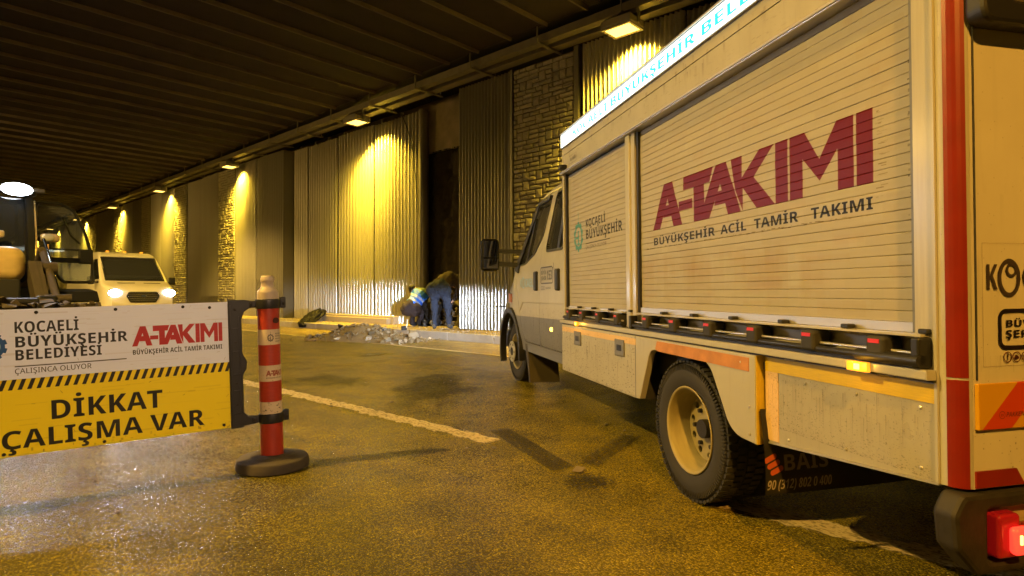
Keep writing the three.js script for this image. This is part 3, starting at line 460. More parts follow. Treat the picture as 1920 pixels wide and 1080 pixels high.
  function shutter(s0, s1, t, top, bottom, name) {
    const m = mat('#ffffff', { map: t, roughness: 0.45, specularIntensity: 0.3 });
    const sh = obj(name, tb(s0, s1, bottom, bottom + 0.03, 1.683, 1.7), M.alu, truck);
    const n = Math.floor((top - bottom - 0.03) / 0.0365);
    for (let i = 0; i < n; i++) {
      const y0 = bottom + 0.03 + i * 0.0365, pos = [], uv = [], idx = [], bow = rr(-0.001, 0.001);
      slatP.forEach(([o, u]) => { for (const s of [s1, s0]) { pos.push(S(s), y0 + u, P(1.695) + o + bow); uv.push((s1 - s) / (s1 - s0), 1 - (2.145 - (y0 + u)) / 1.17); } });
      for (let k = 0; k < slatP.length - 1; k++) { const a = 2 * k; idx.push(a, a + 2, a + 1, a + 1, a + 2, a + 3); }
      const g = new THREE.BufferGeometry(); g.setAttribute('position', new THREE.Float32BufferAttribute(pos, 3)); g.setAttribute('uv', new THREE.Float32BufferAttribute(uv, 2)); g.setIndex(idx); g.computeVertexNormals();
      obj('slat', g, m, sh);
    }
    obj('shutter_back', tb(s0, s1, bottom, top + 0.02, 1.7, 1.708), M.dark, sh);
  }
  shutter(1.535, 3.505, big, 2.14, 0.975, 'roller_shutter'); shutter(3.655, 4.93, small, 2.14, 0.955, 'roller_shutter');
  // lashing rail with blocks
  const lockLabel = mat([0.5, 0.02, 0.03], { roughness: 0.4 });
  function railRun(s0, s1, blocks, name) {
    const r = obj(name, merged([bar(tv(s0, 0.893, 1.628), tv(s1, 0.893, 1.628), 0.012), tb(s0, s1, 0.869, 0.886, 1.632, 1.66)]), M.black, truck);
    obj('chrome_rod', bar(tv(s0, 0.914, 1.64), tv(s1, 0.914, 1.64), 0.0055), M.alu, r);
    obj('top_bar', tb(s0, s1, 0.966, 0.9735, 1.63, 1.7), M.white, r);
    for (const s of blocks) {
      const b = obj('lock_block', trb(s - 0.036, s + 0.036, 0.882, 0.96, 1.606, 1.69, 0.014, 3), M.dark, r);
      obj('lock_label', tb(s - 0.022, s + 0.022, 0.937, 0.95, 1.6045, 1.6065), lockLabel, b);
      obj('rubber_stop', trb(s - 0.16, s - 0.125, 0.974, 0.99, 1.645, 1.68, 0.005), M.black, r);
    }
  }
  railRun(1.47, 3.5, [1.62, 1.93, 2.27, 2.62, 2.97, 3.3], 'lashing_rail'); railRun(3.68, 4.9, [3.74, 4.08, 4.42, 4.74], 'lashing_rail');
  obj('rail_end', merged([trb(1.46, 1.49, 0.87, 0.965, 1.61, 1.69, 0.008), bar(tv(1.46, 0.893, 1.62), tv(1.7, 0.893, 1.62), 0.02)]), M.black, truck);
  obj('rail_end', trb(3.5, 3.535, 0.87, 0.955, 1.61, 1.66, 0.008), M.black, truck);
  // ---- skirts
  const front = new THREE.Shape(); const mv = (s, h) => front.moveTo(S(s), h), ln = (s, h) => front.lineTo(S(s), h), q = (a, b, c2, d) => front.quadraticCurveTo(S(a), b, S(c2), d);
  mv(4.93, 0.435); ln(4.93, 0.83); ln(2.26, 0.83); ln(2.26, 0.445); ln(2.36, 0.45); q(2.45, 0.46, 2.49, 0.54); ln(2.58, 0.69); q(2.62, 0.765, 2.7, 0.765); ln(3.19, 0.765); q(3.26, 0.765, 3.28, 0.7); ln(3.4, 0.445); ln(3.46, 0.44); ln(4.93, 0.435);
  obj('front_skirt', uvBox(prismZ(front, P(1.62), P(1.66), 0.004), 1), M.white, truck);
  obj('rear_skirt', uvBox(tSide([[1.44, 0.53], [2.245, 0.462], [2.245, 0.83], [1.44, 0.83]], 1.66, 1.7, 0.004), 1), M.whiteDirty, truck);
  obj('skirt_edge', tSide([[1.44, 0.524], [2.245, 0.456], [2.245, 0.463], [1.44, 0.531]], 1.655, 1.7), M.alu, truck);
  obj('skirt_return', tb(2.256, 2.262, 0.445, 0.83, 1.625, 1.74), M.yellowTapeAndReturn, truck);  // edge facing the lamps, their yellow light put into its colour
  obj('yellow_strip', tb(1.45, 2.24, 0.765, 0.824, 1.657, 1.661), M.yellowTapeAndReturn, truck);
  obj('yellow_strip', tb(2.16, 2.24, 0.475, 0.765, 1.657, 1.661), M.paleTape, truck);
  obj('orange_strip', tSide([[2.3, 0.755], [3.15, 0.762], [3.18, 0.772], [3.16, 0.82], [2.3, 0.815]], 1.617, 1.621), M.orangeTape, truck);
  obj('pale_strip', tb(3.45, 4.91, 0.772, 0.812, 1.617, 1.621), M.paleTape, truck);
  obj('panel_gap', tb(3.452, 3.458, 0.44, 0.83, 1.6185, 1.622), M.grey, truck);
  const streaks = clearTex(1024, 256, (g, w, h) => { for (let i = 0; i < 40; i++) { g.fillStyle = `rgba(50,42,30,${rr(0.2, 0.7)})`; g.fillRect(rnd() * w, rnd() * h, rr(1, 4), rr(2, 16)); } g.strokeStyle = 'rgba(70,60,40,.35)'; for (let i = 0; i < 14; i++) { g.beginPath(); const x = rnd() * w, y = rnd() * h; g.moveTo(x, y); g.lineTo(x + rr(-20, 20), y + rr(5, 50)); g.stroke(); } });
  sideSheet('scratches', 3.47, 4.9, 0.45, 0.77, 1.6165, decal(streaks, { roughness: 0.8 })); sideSheet('scratches', 1.47, 2.2, 0.54, 0.76, 1.6565, decal(streaks, { roughness: 0.8 }));
  const splash = (n0) => clearTex(1024, 360, (g, w, h) => { for (let i = 0; i < n0; i++) { const y = h * (1 - Math.pow(rnd(), 2.2)); g.fillStyle = `rgba(${Math.round(rr(60, 95))},${Math.round(rr(45, 68))},${Math.round(rr(20, 36))},${rr(0.05, 0.3)})`; g.beginPath(); g.ellipse(rnd() * w, y, rr(0.8, 7), rr(0.8, 4), 0, 0, 7); g.fill(); } for (let i = 0; i < 46; i++) { const x = rnd() * w, y0 = rnd() * h * 0.5, l = rr(30, 200), gr = g.createLinearGradient(0, y0, 0, y0 + l); gr.addColorStop(0, `rgba(60,45,24,${rr(0.1, 0.32)})`); gr.addColorStop(1, 'rgba(60,45,24,0)'); g.fillStyle = gr; g.fillRect(x, y0, rr(2, 7), l); } });
  sideSheet('grime', 3.462, 4.92, 0.445, 0.825, 1.616, decal(splash(1100), { roughness: 0.9 })); sideSheet('grime', 1.46, 2.23, 0.535, 0.765, 1.656, decal(splash(1300), { roughness: 0.9 }));
  sideSheet('grime', 5.1, 6.6, 0.54, 0.95, 1.6945, decal(splash(900), { roughness: 0.9 })); sideSheet('grime', 1.45, 4.95, 2.17, 2.35, 1.6555, decal(splash(260), { roughness: 0.8 }));
  for (const [s, h2] of [[1.5, 0.745], [1.75, 0.745], [2.0, 0.745], [1.5, 0.56], [1.8, 0.54], [2.1, 0.5], [2.36, 0.79], [2.3, 0.6], [2.3, 0.48], [3.5, 0.46], [3.9, 0.455], [4.3, 0.45], [4.7, 0.45], [4.88, 0.6], [4.88, 0.75], [3.5, 0.745]]) obj('rivet', new THREE.SphereGeometry(0.006, 8, 6).scale(1, 1, 0.5).translate(S(s), h2, P(s < 2.25 ? 1.658 : 1.618)), M.alu, truck);
  for (const s of [1.62, 2.08]) obj('hinge', trb(s - 0.03, s + 0.03, 0.826, 0.842, 1.648, 1.66, 0.004), M.alu, truck);
  for (const s of [4.52, 3.69]) { const l = obj('latch', trb(s - 0.075, s + 0.075, 0.68, 0.79, 1.61, 1.622, 0.005), M.grey, truck); obj('latch_recess', tb(s - 0.04, s + 0.035, 0.715, 0.755, 1.6085, 1.6105), M.black, l); }
  for (const [s, hgt, p, w] of [[1.69, 0.852, 1.618, 0.045], [4.53, 0.852, 1.618, 0.03]]) {
    const a = obj('marker_lamp', trb(s - w, s + w, hgt - 0.017, hgt + 0.017, p - 0.014, p + 0.002, 0.004), M.amber, truck); obj('lamp_core', trb(s - w * 0.3, s + w * 0.22, hgt - 0.01, hgt + 0.01, p - 0.018, p - 0.012, 0.003), M.amberHot, a);
    point(new THREE.Color(1, 0.45, 0.03), 0.022, tWorld(s, hgt, p - 0.05), 0.5, 'marker_lamp');
  }
  // ---- chassis bits, mud flap, bumper
  obj('chassis', merged([tb(1.5, 7.6, 0.52, 0.66, 2.2, 2.32), tb(1.5, 7.6, 0.52, 0.66, 3.1, 3.2), tb(2.7, 3.05, 0.28, 0.46, 1.95, 3.45), tb(3.6, 4.6, 0.46, 0.6, 1.75, 2.2)]), M.dark, truck);
  const flapT = canvasTex(1024, 360, (g, w, h) => { g.fillStyle = '#1c1a17'; g.fillRect(0, 0, w, h); speckle(g, w, h, 300, '#4a4030', 1, 4); g.fillStyle = '#b4542a'; g.save(); g.translate(38, 235); g.rotate(-0.35); for (let i = 0; i < 3; i++) { g.beginPath(); g.roundRect(-34 + i * 6, -42 + i * 30, 72, 23, 11); g.fill(); } g.restore(); fitText(g, 'BAİS', 92, 262, 260, 66, 'bold', '#7d746a'); fitText(g, '90 (312) 802 0 400', 6, 338, 350, 40, 'bold italic', '#9d9486'); });
  const fg = new THREE.PlaneGeometry(0.95, 0.36, 12, 8).rotateY(-Math.PI / 2); { const p = fg.attributes.position; for (let i = 0; i < p.count; i++) p.setX(i, 0.03 * Math.sin(p.getY(i) * 6 + p.getZ(i) * 2)); fg.computeVertexNormals(); }
  obj('mud_flap', merged([fg.translate(S(2.24), 0.42, P(1.63) + 0.475)]), mat('#ffffff', { map: flapT, roughness: 0.6 }), truck);
  const path = new THREE.CurvePath(); 
  const bp = [tv(1.36, 0.49, 3.6), tv(1.36, 0.495, 1.72), tv(1.37, 0.475, 1.65), tv(1.385, 0.42, 1.625), tv(1.385, 0.38, 1.625), tv(1.375, 0.33, 1.65), tv(1.36, 0.3, 1.72), tv(1.36, 0.3, 3.6)];
  const curve = new THREE.CatmullRomCurve3(bp, false, 'catmullrom', 0.3);
  const fo = smoothPoly([[1.655, 0.52], [3.77, 0.52], [3.8, 0.48], [3.8, 0.32], [3.76, 0.285], [1.7, 0.285], [1.625, 0.365], [1.615, 0.465], [1.64, 0.505]].map(([p, h]) => [P(p), h]), 0.012); fo.holes.push(new THREE.Path(smoothPoly([[1.738, 0.472], [1.738, 0.322], [3.68, 0.322], [3.68, 0.472]].map(([p, h]) => [P(p), h]), 0.015).getPoints(6)));
  const bmG = prismZ(fo, 0, 0.075, 0.014).rotateY(-Math.PI / 2).translate(S(1.43), 0, 0); void curve; void path;
  const bm = obj('rear_bumper', uvBox(bmG, 2), M.steelDirty, truck);
  obj('lamp_board', tb(1.388, 1.396, 0.318, 0.476, 1.735, 3.69), mat([0.4, 0.32, 0.18], { roughness: 0.6, map: rep(tStreak, 3) }), bm);
  const tl = obj('tail_lamp', trb(1.335, 1.38, 0.335, 0.462, 1.748, 1.83, 0.012, 3), M.tailRed, truck);
  obj('tail_lens', trb(1.31, 1.34, 0.35, 0.43, 1.78, 1.838, 0.026, 4), M.tailHot, tl);
  obj('tail_filament', trb(1.306, 1.311, 0.385, 0.412, 1.79, 1.798, 0.002), mat([1, 0.9, 0.4], { emissive: new THREE.Color(1, 0.55, 0.1), emissiveIntensity: 5 }), tl);
  obj('tail_reflector', trb(1.36, 1.378, 0.375, 0.42, 1.84, 2.2, 0.004), mat([0.2, 0.02, 0.01], { roughness: 0.3 }), tl);
  point(new THREE.Color(1, 0.05, 0.02), 0.007, tWorld(1.28, 0.39, 1.81), 1, 'tail_lamp');
}
function uvTape(g, z0, z1, y0, y1) { const p = g.attributes.position, u = g.attributes.uv; for (let i = 0; i < p.count; i++) u.setXY(i, (p.getZ(i) - z0) / (z1 - z0), (p.getY(i) - y0) / (y1 - y0)); }
// ---- wheels (axis along z, outside towards -z)
const tyreGeo = (w, r = 0.365) => lathe([[0.222, -w / 2 + 0.02], [0.24, -w / 2 + 0.004], [0.29, -w / 2 - 0.006], [0.335, -w / 2 + 0.004], [0.352, -w / 2 + 0.02], [r - 0.004, -w / 2 + 0.034], [r, 0], [r - 0.004, w / 2 - 0.034], [0.35, w / 2 - 0.018], [0.29, w / 2], [0.222, w / 2 - 0.02]], 72).rotateX(Math.PI / 2);
function lugs(w, r = 0.365) { const l = []; for (let i = 0; i < 60; i++) for (const [z, wd, o] of [[-w / 2 + 0.03, 0.05, 0], [-0.028, 0.045, 0.5], [0.028, 0.045, 0], [w / 2 - 0.03, 0.05, 0.5]]) { const a = ((i + o) / 60) * Math.PI * 2; l.push(box(-0.0135, 0.0135, r - 0.006, r + 0.007, z - wd / 2, z + wd / 2).rotateZ(a)); } for (let i = 0; i < 120; i++) { const a = (i / 120) * Math.PI * 2; l.push(box(-0.003, 0.003, 0.318, 0.348, -w / 2 - 0.002, -w / 2 + 0.006).rotateZ(a)); } return merged(l); }
{
  // rear: twin tyres on deep rims, left set then right set
  for (const [z, flip] of [[P(1.755), 1], [P(3.645), -1]]) {
    const w = obj('rear_wheel', tyreGeo(0.215), M.rubber, truck); w.position.set(0, 0.368, z); if (flip < 0) w.rotation.y = Math.PI;
    obj('tread', lugs(0.215), M.rubber, w);
    obj('inner_tyre', tyreGeo(0.215).translate(0, 0, 0.255), M.rubber, w);
    obj('rim', lathe([[0.226, -0.098], [0.232, -0.104], [0.226, -0.108], [0.214, -0.1], [0.206, -0.07], [0.2, -0.03], [0.186, 0.0], [0.182, 0.045], [0.17, 0.06]], 56).rotateX(Math.PI / 2), M.rim, w);
    const d = new THREE.Shape(); d.absarc(0, 0, 0.178, 0, Math.PI * 2); for (let i = 0; i < 10; i++) { const a = (i / 10) * Math.PI * 2 + 0.2, h = new THREE.Path(); h.absarc(Math.cos(a) * 0.145, Math.sin(a) * 0.145, 0.019, 0, Math.PI * 2, true); d.holes.push(h); }
    obj('rim_disc', prismZ(d, 0.01, 0.02), M.rim, w);
    obj('hub', new THREE.CylinderGeometry(0.05, 0.05, 0.05, 24).rotateX(Math.PI / 2), M.steelDirty, w);
    const nut = new THREE.CylinderGeometry(0.012, 0.012, 0.03, 6).rotateX(Math.PI / 2); for (let i = 0; i < 6; i++) obj('wheel_nut', nut, M.steelDirty, w).position.set(Math.cos(i * 1.047) * 0.105, Math.sin(i * 1.047) * 0.1, 0.005);
  }
  for (const [z, flip] of [[P(1.88), 1], [P(3.52), -1]]) {
    const w = obj('front_wheel', tyreGeo(0.2, 0.36), M.rubber, truck); w.position.set(S(7.27), 0.365, z); w.rotation.y = flip > 0 ? 0.06 : Math.PI;
    obj('tread', lugs(0.2, 0.36), M.rubber, w);
    obj('rim', lathe([[0.222, -0.09], [0.222, -0.1], [0.205, -0.09], [0.19, -0.04], [0.17, -0.02], [0.14, -0.045], [0.1, -0.06]], 48).rotateX(Math.PI / 2), M.rim, w);
    const d = new THREE.Shape(); d.absarc(0, 0, 0.13, 0, Math.PI * 2); const c = new THREE.Path(); c.absarc(0, 0, 0.055, 0, Math.PI * 2, true); d.holes.push(c); for (let i = 0; i < 6; i++) { const a = i * 1.047, h = new THREE.Path(); h.absarc(Math.cos(a) * 0.095, Math.sin(a) * 0.095, 0.018, 0, Math.PI * 2, true); d.holes.push(h); }
    obj('hub_plate', prismZ(d, -0.165, -0.15, 0.004), M.rimLip, w);
    obj('hub', merged([new THREE.CylinderGeometry(0.128, 0.11, 0.1, 32).rotateX(-Math.PI / 2).translate(0, 0, -0.1), new THREE.CylinderGeometry(0.05, 0.05, 0.05, 24).rotateX(Math.PI / 2).translate(0, 0, -0.14)]), M.steelDirty, w);
    const nut = new THREE.CylinderGeometry(0.011, 0.011, 0.03, 6).rotateX(Math.PI / 2); for (let i = 0; i < 6; i++) obj('wheel_nut', nut, M.dark, w).position.set(Math.cos(i * 1.047) * 0.095, Math.sin(i * 1.047) * 0.095, -0.15);
  }
  obj('wheel_housing', merged([tb(2.2, 3.45, 0.77, 0.8, 1.66, 2.2), tb(3.4, 3.46, 0.44, 0.8, 1.66, 2.1), tb(2.2, 3.5, 0.3, 0.8, 2.18, 2.2)]), M.dark, truck);
}
// ---- bodies lofted from cross-sections: stations [along, top, bottom], half(along, height) gives the half width
function loft(stations, half, r = 0.12, inset = 0, nSide = 12, nArc = 6) {
  const rows = stations.map(([s, top, bot]) => {
    const t = top - inset, b = bot + inset, ring = [];
    for (let i = 0; i <= nSide; i++) { const h = lerp(b, t - r, i / nSide); ring.push([half(s, h) - inset, h]); }
    const w = half(s, t - r) - inset, rz = Math.min(r * 1.5, w * 0.5);
    for (let i = 1; i <= nArc; i++) { const a = (i / nArc) * Math.PI / 2; ring.push([w - rz + rz * Math.cos(a), t - r + r * Math.sin(a)]); }
    return [s, ring];
  });
  const pos = [], idx = [], n = rows[0][1].length * 2;
  for (const [s, ring] of rows) { for (const [z, h] of ring) pos.push(s, h, -z); for (const [z, h] of ring.slice().reverse()) pos.push(s, h, z); }
  for (let i = 0; i < rows.length - 1; i++) for (let j = 0; j < n; j++) { const a = i * n + j, b = i * n + ((j + 1) % n), c = a + n, d = b + n; idx.push(a, b, c, b, d, c); }
  for (const [row, flip] of [[0, 1], [rows.length - 1, 0]]) { const base = pos.length / 3, [s, ring] = rows[row]; let hy = 0; ring.forEach((p) => hy += p[1]); pos.push(s, hy / ring.length, 0); for (let j = 0; j < n; j++) { const a = row * n + j, b = row * n + ((j + 1) % n); flip ? idx.push(base, b, a) : idx.push(base, a, b); } }
  let g = new THREE.BufferGeometry(); g.setAttribute('position', new THREE.Float32BufferAttribute(pos, 3)); g.setIndex(idx);
  // make sure faces look outwards
  const q = g.attributes.position; let vol = 0; const A = V(0, 0, 0), B = V(0, 0, 0), C = V(0, 0, 0); for (let i = 0; i < idx.length; i += 3) { A.fromBufferAttribute(q, idx[i]); B.fromBufferAttribute(q, idx[i + 1]); C.fromBufferAttribute(q, idx[i + 2]); vol += A.dot(B.cross(C)); }
  if (vol < 0) { for (let i = 0; i < idx.length; i += 3) [idx[i + 1], idx[i + 2]] = [idx[i + 2], idx[i + 1]]; g.setIndex(idx); }
  g = toCreasedNormals(g, 0.6); g.setAttribute('uv', new THREE.BufferAttribute(new Float32Array(g.attributes.position.count * 2), 2)); return uvBox(g, 1);
}
const ev = new Evaluator(); ev.attributes = ['position', 'normal', 'uv']; ev.useGroups = false;
const br = (g) => { const q = g.index ? g.toNonIndexed() : g; if (!q.attributes.uv) q.setAttribute('uv', new THREE.BufferAttribute(new Float32Array(q.attributes.position.count * 2), 2)); const b = new Brush(q); b.updateMatrixWorld(); return b; };
const cut = (a, ...bs) => bs.reduce((x, b) => ev.evaluate(x, b, SUBTRACTION), a), both = (a, b) => ev.evaluate(a, b, INTERSECTION);
function smoothPoly(pts, r) { const s = new THREE.Shape(), n = pts.length; pts.forEach((p, i) => { const a = pts[(i + n - 1) % n], b = pts[(i + 1) % n], da = Math.hypot(a[0] - p[0], a[1] - p[1]), db = Math.hypot(b[0] - p[0], b[1] - p[1]), ka = Math.min(0.45, r / da), kb = Math.min(0.45, r / db), p1 = [lerp(p[0], a[0], ka), lerp(p[1], a[1], ka)], p2 = [lerp(p[0], b[0], kb), lerp(p[1], b[1], kb)]; s[i ? 'lineTo' : 'moveTo'](...p1); s.quadraticCurveTo(...p, ...p2); }); s.closePath(); return s; }
const growPoly = (pts, d) => { const cx = pts.reduce((a, p) => a + p[0], 0) / pts.length, cy = pts.reduce((a, p) => a + p[1], 0) / pts.length; return pts.map(([x, y]) => { const l = Math.hypot(x - cx, y - cy); return [x + ((x - cx) / l) * d, y + ((y - cy) / l) * d]; }); };
{
  const half = (x, h) => { const s = x + 2.88; let w = 1.0 - 0.16 * Math.pow(Math.max(0, h - 1.32) / 0.9, 1.15); if (s > 6.9) w -= 0.2 * Math.pow((s - 6.9) / 1.2, 1.8); w -= 0.03 * sstep(0.7 - h, 0, 0.25); return w; };
  const St = [[5.0, 2.17], [5.15, 2.21], [5.5, 2.23], [5.9, 2.23], [6.15, 2.21], [6.3, 2.165], [6.42, 2.09], [6.55, 1.96], [6.75, 1.745], [6.95, 1.52], [7.12, 1.34], [7.2, 1.285], [7.3, 1.255], [7.45, 1.21], [7.6, 1.155], [7.75, 1.09], [7.87, 1.0], [7.95, 0.88], [8.0, 0.78]].map(([s, t]) => [S(s), t, 0.44]);
  const outer = br(loft(St, half, 0.1)), inner = br(loft(St.slice(1, -4).map(([s, t, b]) => [s, t, b + 0.1]), half, 0.08, 0.045));
  const pr = (pts, p0, p1) => br(prismZ((pts instanceof THREE.Shape) ? pts : pts.map(([s, h]) => [S(s), h]), P(p0), P(p1)));
  const shp = (pts, r) => smoothPoly(pts.map(([s, h]) => [S(s), h]), r);
  const fw = [[5.86, 2.05], [6.24, 2.03], [6.42, 1.86], [6.8, 1.42], [6.5, 1.44], [6.17, 1.54], [5.95, 1.69]], rwn = [[5.2, 2.08], [5.66, 2.1], [5.74, 1.53], [5.2, 1.52]];
  const arch = br(new THREE.CylinderGeometry(0.47, 0.47, 3, 40).rotateX(Math.PI / 2).translate(S(7.27), 0.37, 0));
  const shield = br(new THREE.BoxGeometry(1.1, 0.5, 1.62).rotateZ(-0.845).translate(S(6.9), 1.78, 0));
  let shell = cut(outer, inner, pr(shp(fw, 0.04), 1.4, 4.0), pr(shp(rwn, 0.06), 1.4, 4.0), arch);
  const wind = br(prismZ([[6.5, 2.0], [6.62, 2.06], [7.28, 1.36], [7.12, 1.31]].map(([s, h]) => [S(s), h]), -0.78, 0.78)); shell = cut(shell, wind);
  const fd = [[5.93, 0.55], [6.6, 0.55], [6.8, 0.95], [6.98, 1.36], [6.32, 2.1], [5.82, 2.13], [5.9, 1.6]], rd = [[5.1, 0.55], [5.925, 0.55], [5.895, 1.6], [5.812, 2.13], [5.1, 2.13]];
  const grey0 = pr([[4.9, 0.3], [8.2, 0.3], [8.2, 0.83], [6.86, 0.83], [4.9, 0.855]], 1.3, 4.2);
  const split = (brush, name, parent) => {
    const up = cut(brush, grey0), lo = both(brush, grey0);
    const o = obj(name, up.geometry, M.white, parent); if (lo.geometry.attributes.position.count) obj('lower_panel', lo.geometry, M.grey, o); return o;
  };
  const fdo = both(shell, pr(shp(fd, 0.06), 1.4, 2.0)), rdo = both(shell, pr(shp(rd, 0.06), 1.4, 2.0));
  const body = cut(shell, pr(shp(growPoly(fd, 0.009), 0.06), 1.4, 2.0), pr(shp(growPoly(rd, 0.009), 0.06), 1.4, 2.0));
  const cab = split(body, 'cab', truck), d1 = split(fdo, 'front_door', truck), d2 = split(rdo, 'rear_door', truck);
  const inner2 = both(br(loft(St.slice(0, -1), half, 0.1, 0.012)), pr(shp(growPoly(fd, 0.05), 0.06), 1.5, 1.78)); // dark rebate that shows in the door gaps
  void inner2;
  obj('shaded_cab_lining', cut(br(loft(St.slice(1, -4).map(([s, t, b]) => [s, t, b + 0.1]), half, 0.08, 0.052)), pr(shp(growPoly(fw, 0.02), 0.04), 1.4, 4.0), pr(shp(growPoly(rwn, 0.02), 0.06), 1.4, 4.0), arch, wind).geometry, M.void, truck);  // interior shade of the cab put into a near-black shell
  // door parts
  const gl = (pts, r) => { const g = new THREE.ShapeGeometry(shp(growPoly(pts, 0.01), r), 8), p = g.attributes.position; for (let i = 0; i < p.count; i++) p.setZ(i, -(half(p.getX(i), p.getY(i)) - 0.016)); g.computeVertexNormals(); return g; };
  const rim = (pts, r, out, m, parent, name) => { const a = shp(growPoly(pts, out), r + 0.02); a.holes.push(new THREE.Path(shp(pts, r).getPoints(8).reverse())); const g = prismZ(a, -0.02, 0.02), p = g.attributes.position; for (let i = 0; i < p.count; i++) p.setZ(i, -(half(p.getX(i), p.getY(i)) - 0.006) + p.getZ(i) * 0.6); g.computeVertexNormals(); return obj(name, g, m, parent); };
  obj('window_pane', gl(fw, 0.04), M.cabGlass, d1); rim(fw, 0.04, 0.03, M.black, d1, 'window_seal');
  obj('window_pane', gl(rwn, 0.06), M.glassDark, d2); rim(rwn, 0.06, 0.035, M.black, d2, 'window_seal');
  { const g = prismZ([[5.33, 1.52], [5.4, 1.52], [5.4, 2.09], [5.33, 2.09]].map(([s, h]) => [S(s), h]), -0.01, 0.01), p = g.attributes.position; for (let i = 0; i < p.count; i++) p.setZ(i, -(half(p.getX(i), p.getY(i)) - 0.012) + p.getZ(i)); obj('window_divider', g, M.black, d2); }
  { const g = prismZ([[6.34, 2.0], [6.4, 1.98], [6.52, 1.43], [6.45, 1.43]].map(([s, h]) => [S(s), h]), -0.012, 0.012), p = g.attributes.position; for (let i = 0; i < p.count; i++) p.setZ(i, -(half(p.getX(i), p.getY(i)) - 0.012) + p.getZ(i)); obj('window_divider', g, M.black, d1); }
  { const g = prismZ([[5.84, 2.05], [6.26, 2.045], [6.3, 2.075], [5.83, 2.1]].map(([s, h]) => [S(s), h]), -0.02, 0.02), p = g.attributes.position; for (let i = 0; i < p.count; i++) p.setZ(i, -(half(p.getX(i), p.getY(i)) + 0.012) + p.getZ(i)); obj('rain_deflector', g, M.black, d1); }
  { const pts = [[6.26, 2.06], [6.36, 2.07], [6.98, 1.37], [6.8, 1.33], [6.76, 1.43]], g = prismZ(pts.map(([s, h]) => [S(s), h]), -0.01, 0.01), p = g.attributes.position; for (let i = 0; i < p.count; i++) p.setZ(i, -(half(p.getX(i), p.getY(i)) + 0.004) + p.getZ(i)); obj('pillar_trim', g, M.black, cab); }
  for (const [s, d] of [[6.02, d1], [5.27, d2]]) obj('door_handle', trb(s - 0.05, s + 0.05, 1.12, 1.325, 1.672, 1.71, 0.03, 4), M.black, d);
  obj('windscreen', prismZ([[6.545, 2.03], [6.553, 2.034], [7.21, 1.34], [7.2, 1.335]].map(([s, h]) => [S(s), h]), -0.8, 0.8), M.glass, cab);
  obj('seat', merged([rbox(S(5.95), S(6.1), 1.0, 1.62, -0.75, -0.25, 0.05), rbox(S(5.95), S(6.1), 1.0, 1.62, 0.25, 0.75, 0.05), rbox(S(5.05), S(5.2), 1.0, 1.6, -0.75, 0.75, 0.05), rbox(S(5.98), S(6.08), 1.66, 1.85, -0.6, -0.4, 0.04), rbox(S(5.98), S(6.08), 1.66, 1.85, 0.4, 0.6, 0.04)]), M.dark, cab);
  obj('dashboard', rbox(S(6.75), S(7.15), 1.0, 1.36, -0.8, 0.8, 0.08), M.dark, cab);
  // wheel arch trim, crease, sill, mud flap
  const ar = new THREE.Shape(); ar.absarc(S(7.27), 0.37, 0.545, -0.35, Math.PI + 0.12); ar.absarc(S(7.27), 0.37, 0.475, Math.PI + 0.12, -0.35, true);
  obj('arch_trim', prismZ(ar, P(1.68), P(1.76), 0.008), M.black, cab);
  obj('sill', tb(5.0, 6.62, 0.44, 0.53, 1.72, 1.8), M.grey, cab);
  { const g = prismZ([[6.38, 0.1], [6.44, 0.1], [6.6, 0.52], [6.5, 0.52]].map(([s, h]) => [S(s), h]), P(1.72), P(2.06)); obj('mud_flap', g, mat([0.05, 0.04, 0.02], { roughness: 0.55 }), truck); }
  obj('belt_crease', tSide([[5.06, 1.0], [6.6, 1.0], [6.75, 0.9], [6.74, 0.892], [6.59, 0.992], [5.06, 0.992]], 1.694, 1.706, 0.003), M.white, cab);
  obj('marker_lamp', trb(5.47, 5.53, 0.725, 0.765, 1.69, 1.71, 0.012, 3), M.amberHot, d2);
  obj('corner_plate', trb(7.2, 7.36, 0.98, 1.09, 1.705, 1.716, 0.01), mat([0.3, 0.09, 0.03], { roughness: 0.4 }), cab);
  // prints on doors
  sideSheet('print', 6.07, 6.72, 1.13, 1.29, 1.6955, decal(clearTex(512, 128, (g) => { g.fillStyle = '#8fb4cf'; fitText(g, 'K', 10, 100, 60, 72, 'bold', '#8fb4cf'); g.strokeStyle = '#8fb4cf'; g.lineWidth = 14; g.beginPath(); g.ellipse(125, 62, 38, 46, 0, 0, 7); g.stroke(); fitText(g, 'CAELİ', 180, 100, 320, 72, 'bold', '#8fb4cf'); })), d1);
  sideSheet('print', 5.38, 5.86, 1.1, 1.4, 1.6955, decal(clearTex(512, 320, (g) => { g.strokeStyle = '#20242a'; g.lineWidth = 12; g.beginPath(); g.roundRect(16, 50, 440, 170, 30); g.stroke(); fitText(g, 'BÜYÜK', 36, 125, 190, 40, 'bold', '#20242a'); fitText(g, 'ŞEHİR', 36, 185, 190, 40, 'bold', '#20242a'); fitText(g, '153', 245, 185, 190, 98, 'bold', '#20242a'); g.lineWidth = 10; g.beginPath(); g.arc(465, 40, 26, -1.2, 1.6); g.stroke(); g.lineWidth = 5; for (let i = 0; i < 3; i++) { g.beginPath(); g.arc(48 + i * 48, 270, 19, 0, 7); g.stroke(); } fitText(g, 'kocaelibld', 195, 280, 190, 22, '', '#20242a'); })), d2);
  // mirror on two arms
  const mr = obj('mirror', merged([trb(6.96, 7.06, 1.36, 1.75, 1.285, 1.515, 0.05, 4)]), M.blackGloss, truck);
  obj('mirror_glass', merged([trb(6.952, 6.962, 1.525, 1.725, 1.31, 1.49, 0.004), trb(6.952, 6.962, 1.39, 1.51, 1.31, 1.49, 0.004)]), mat([0.16, 0.16, 0.17], { roughness: 0.03, metalness: 1 }), mr);
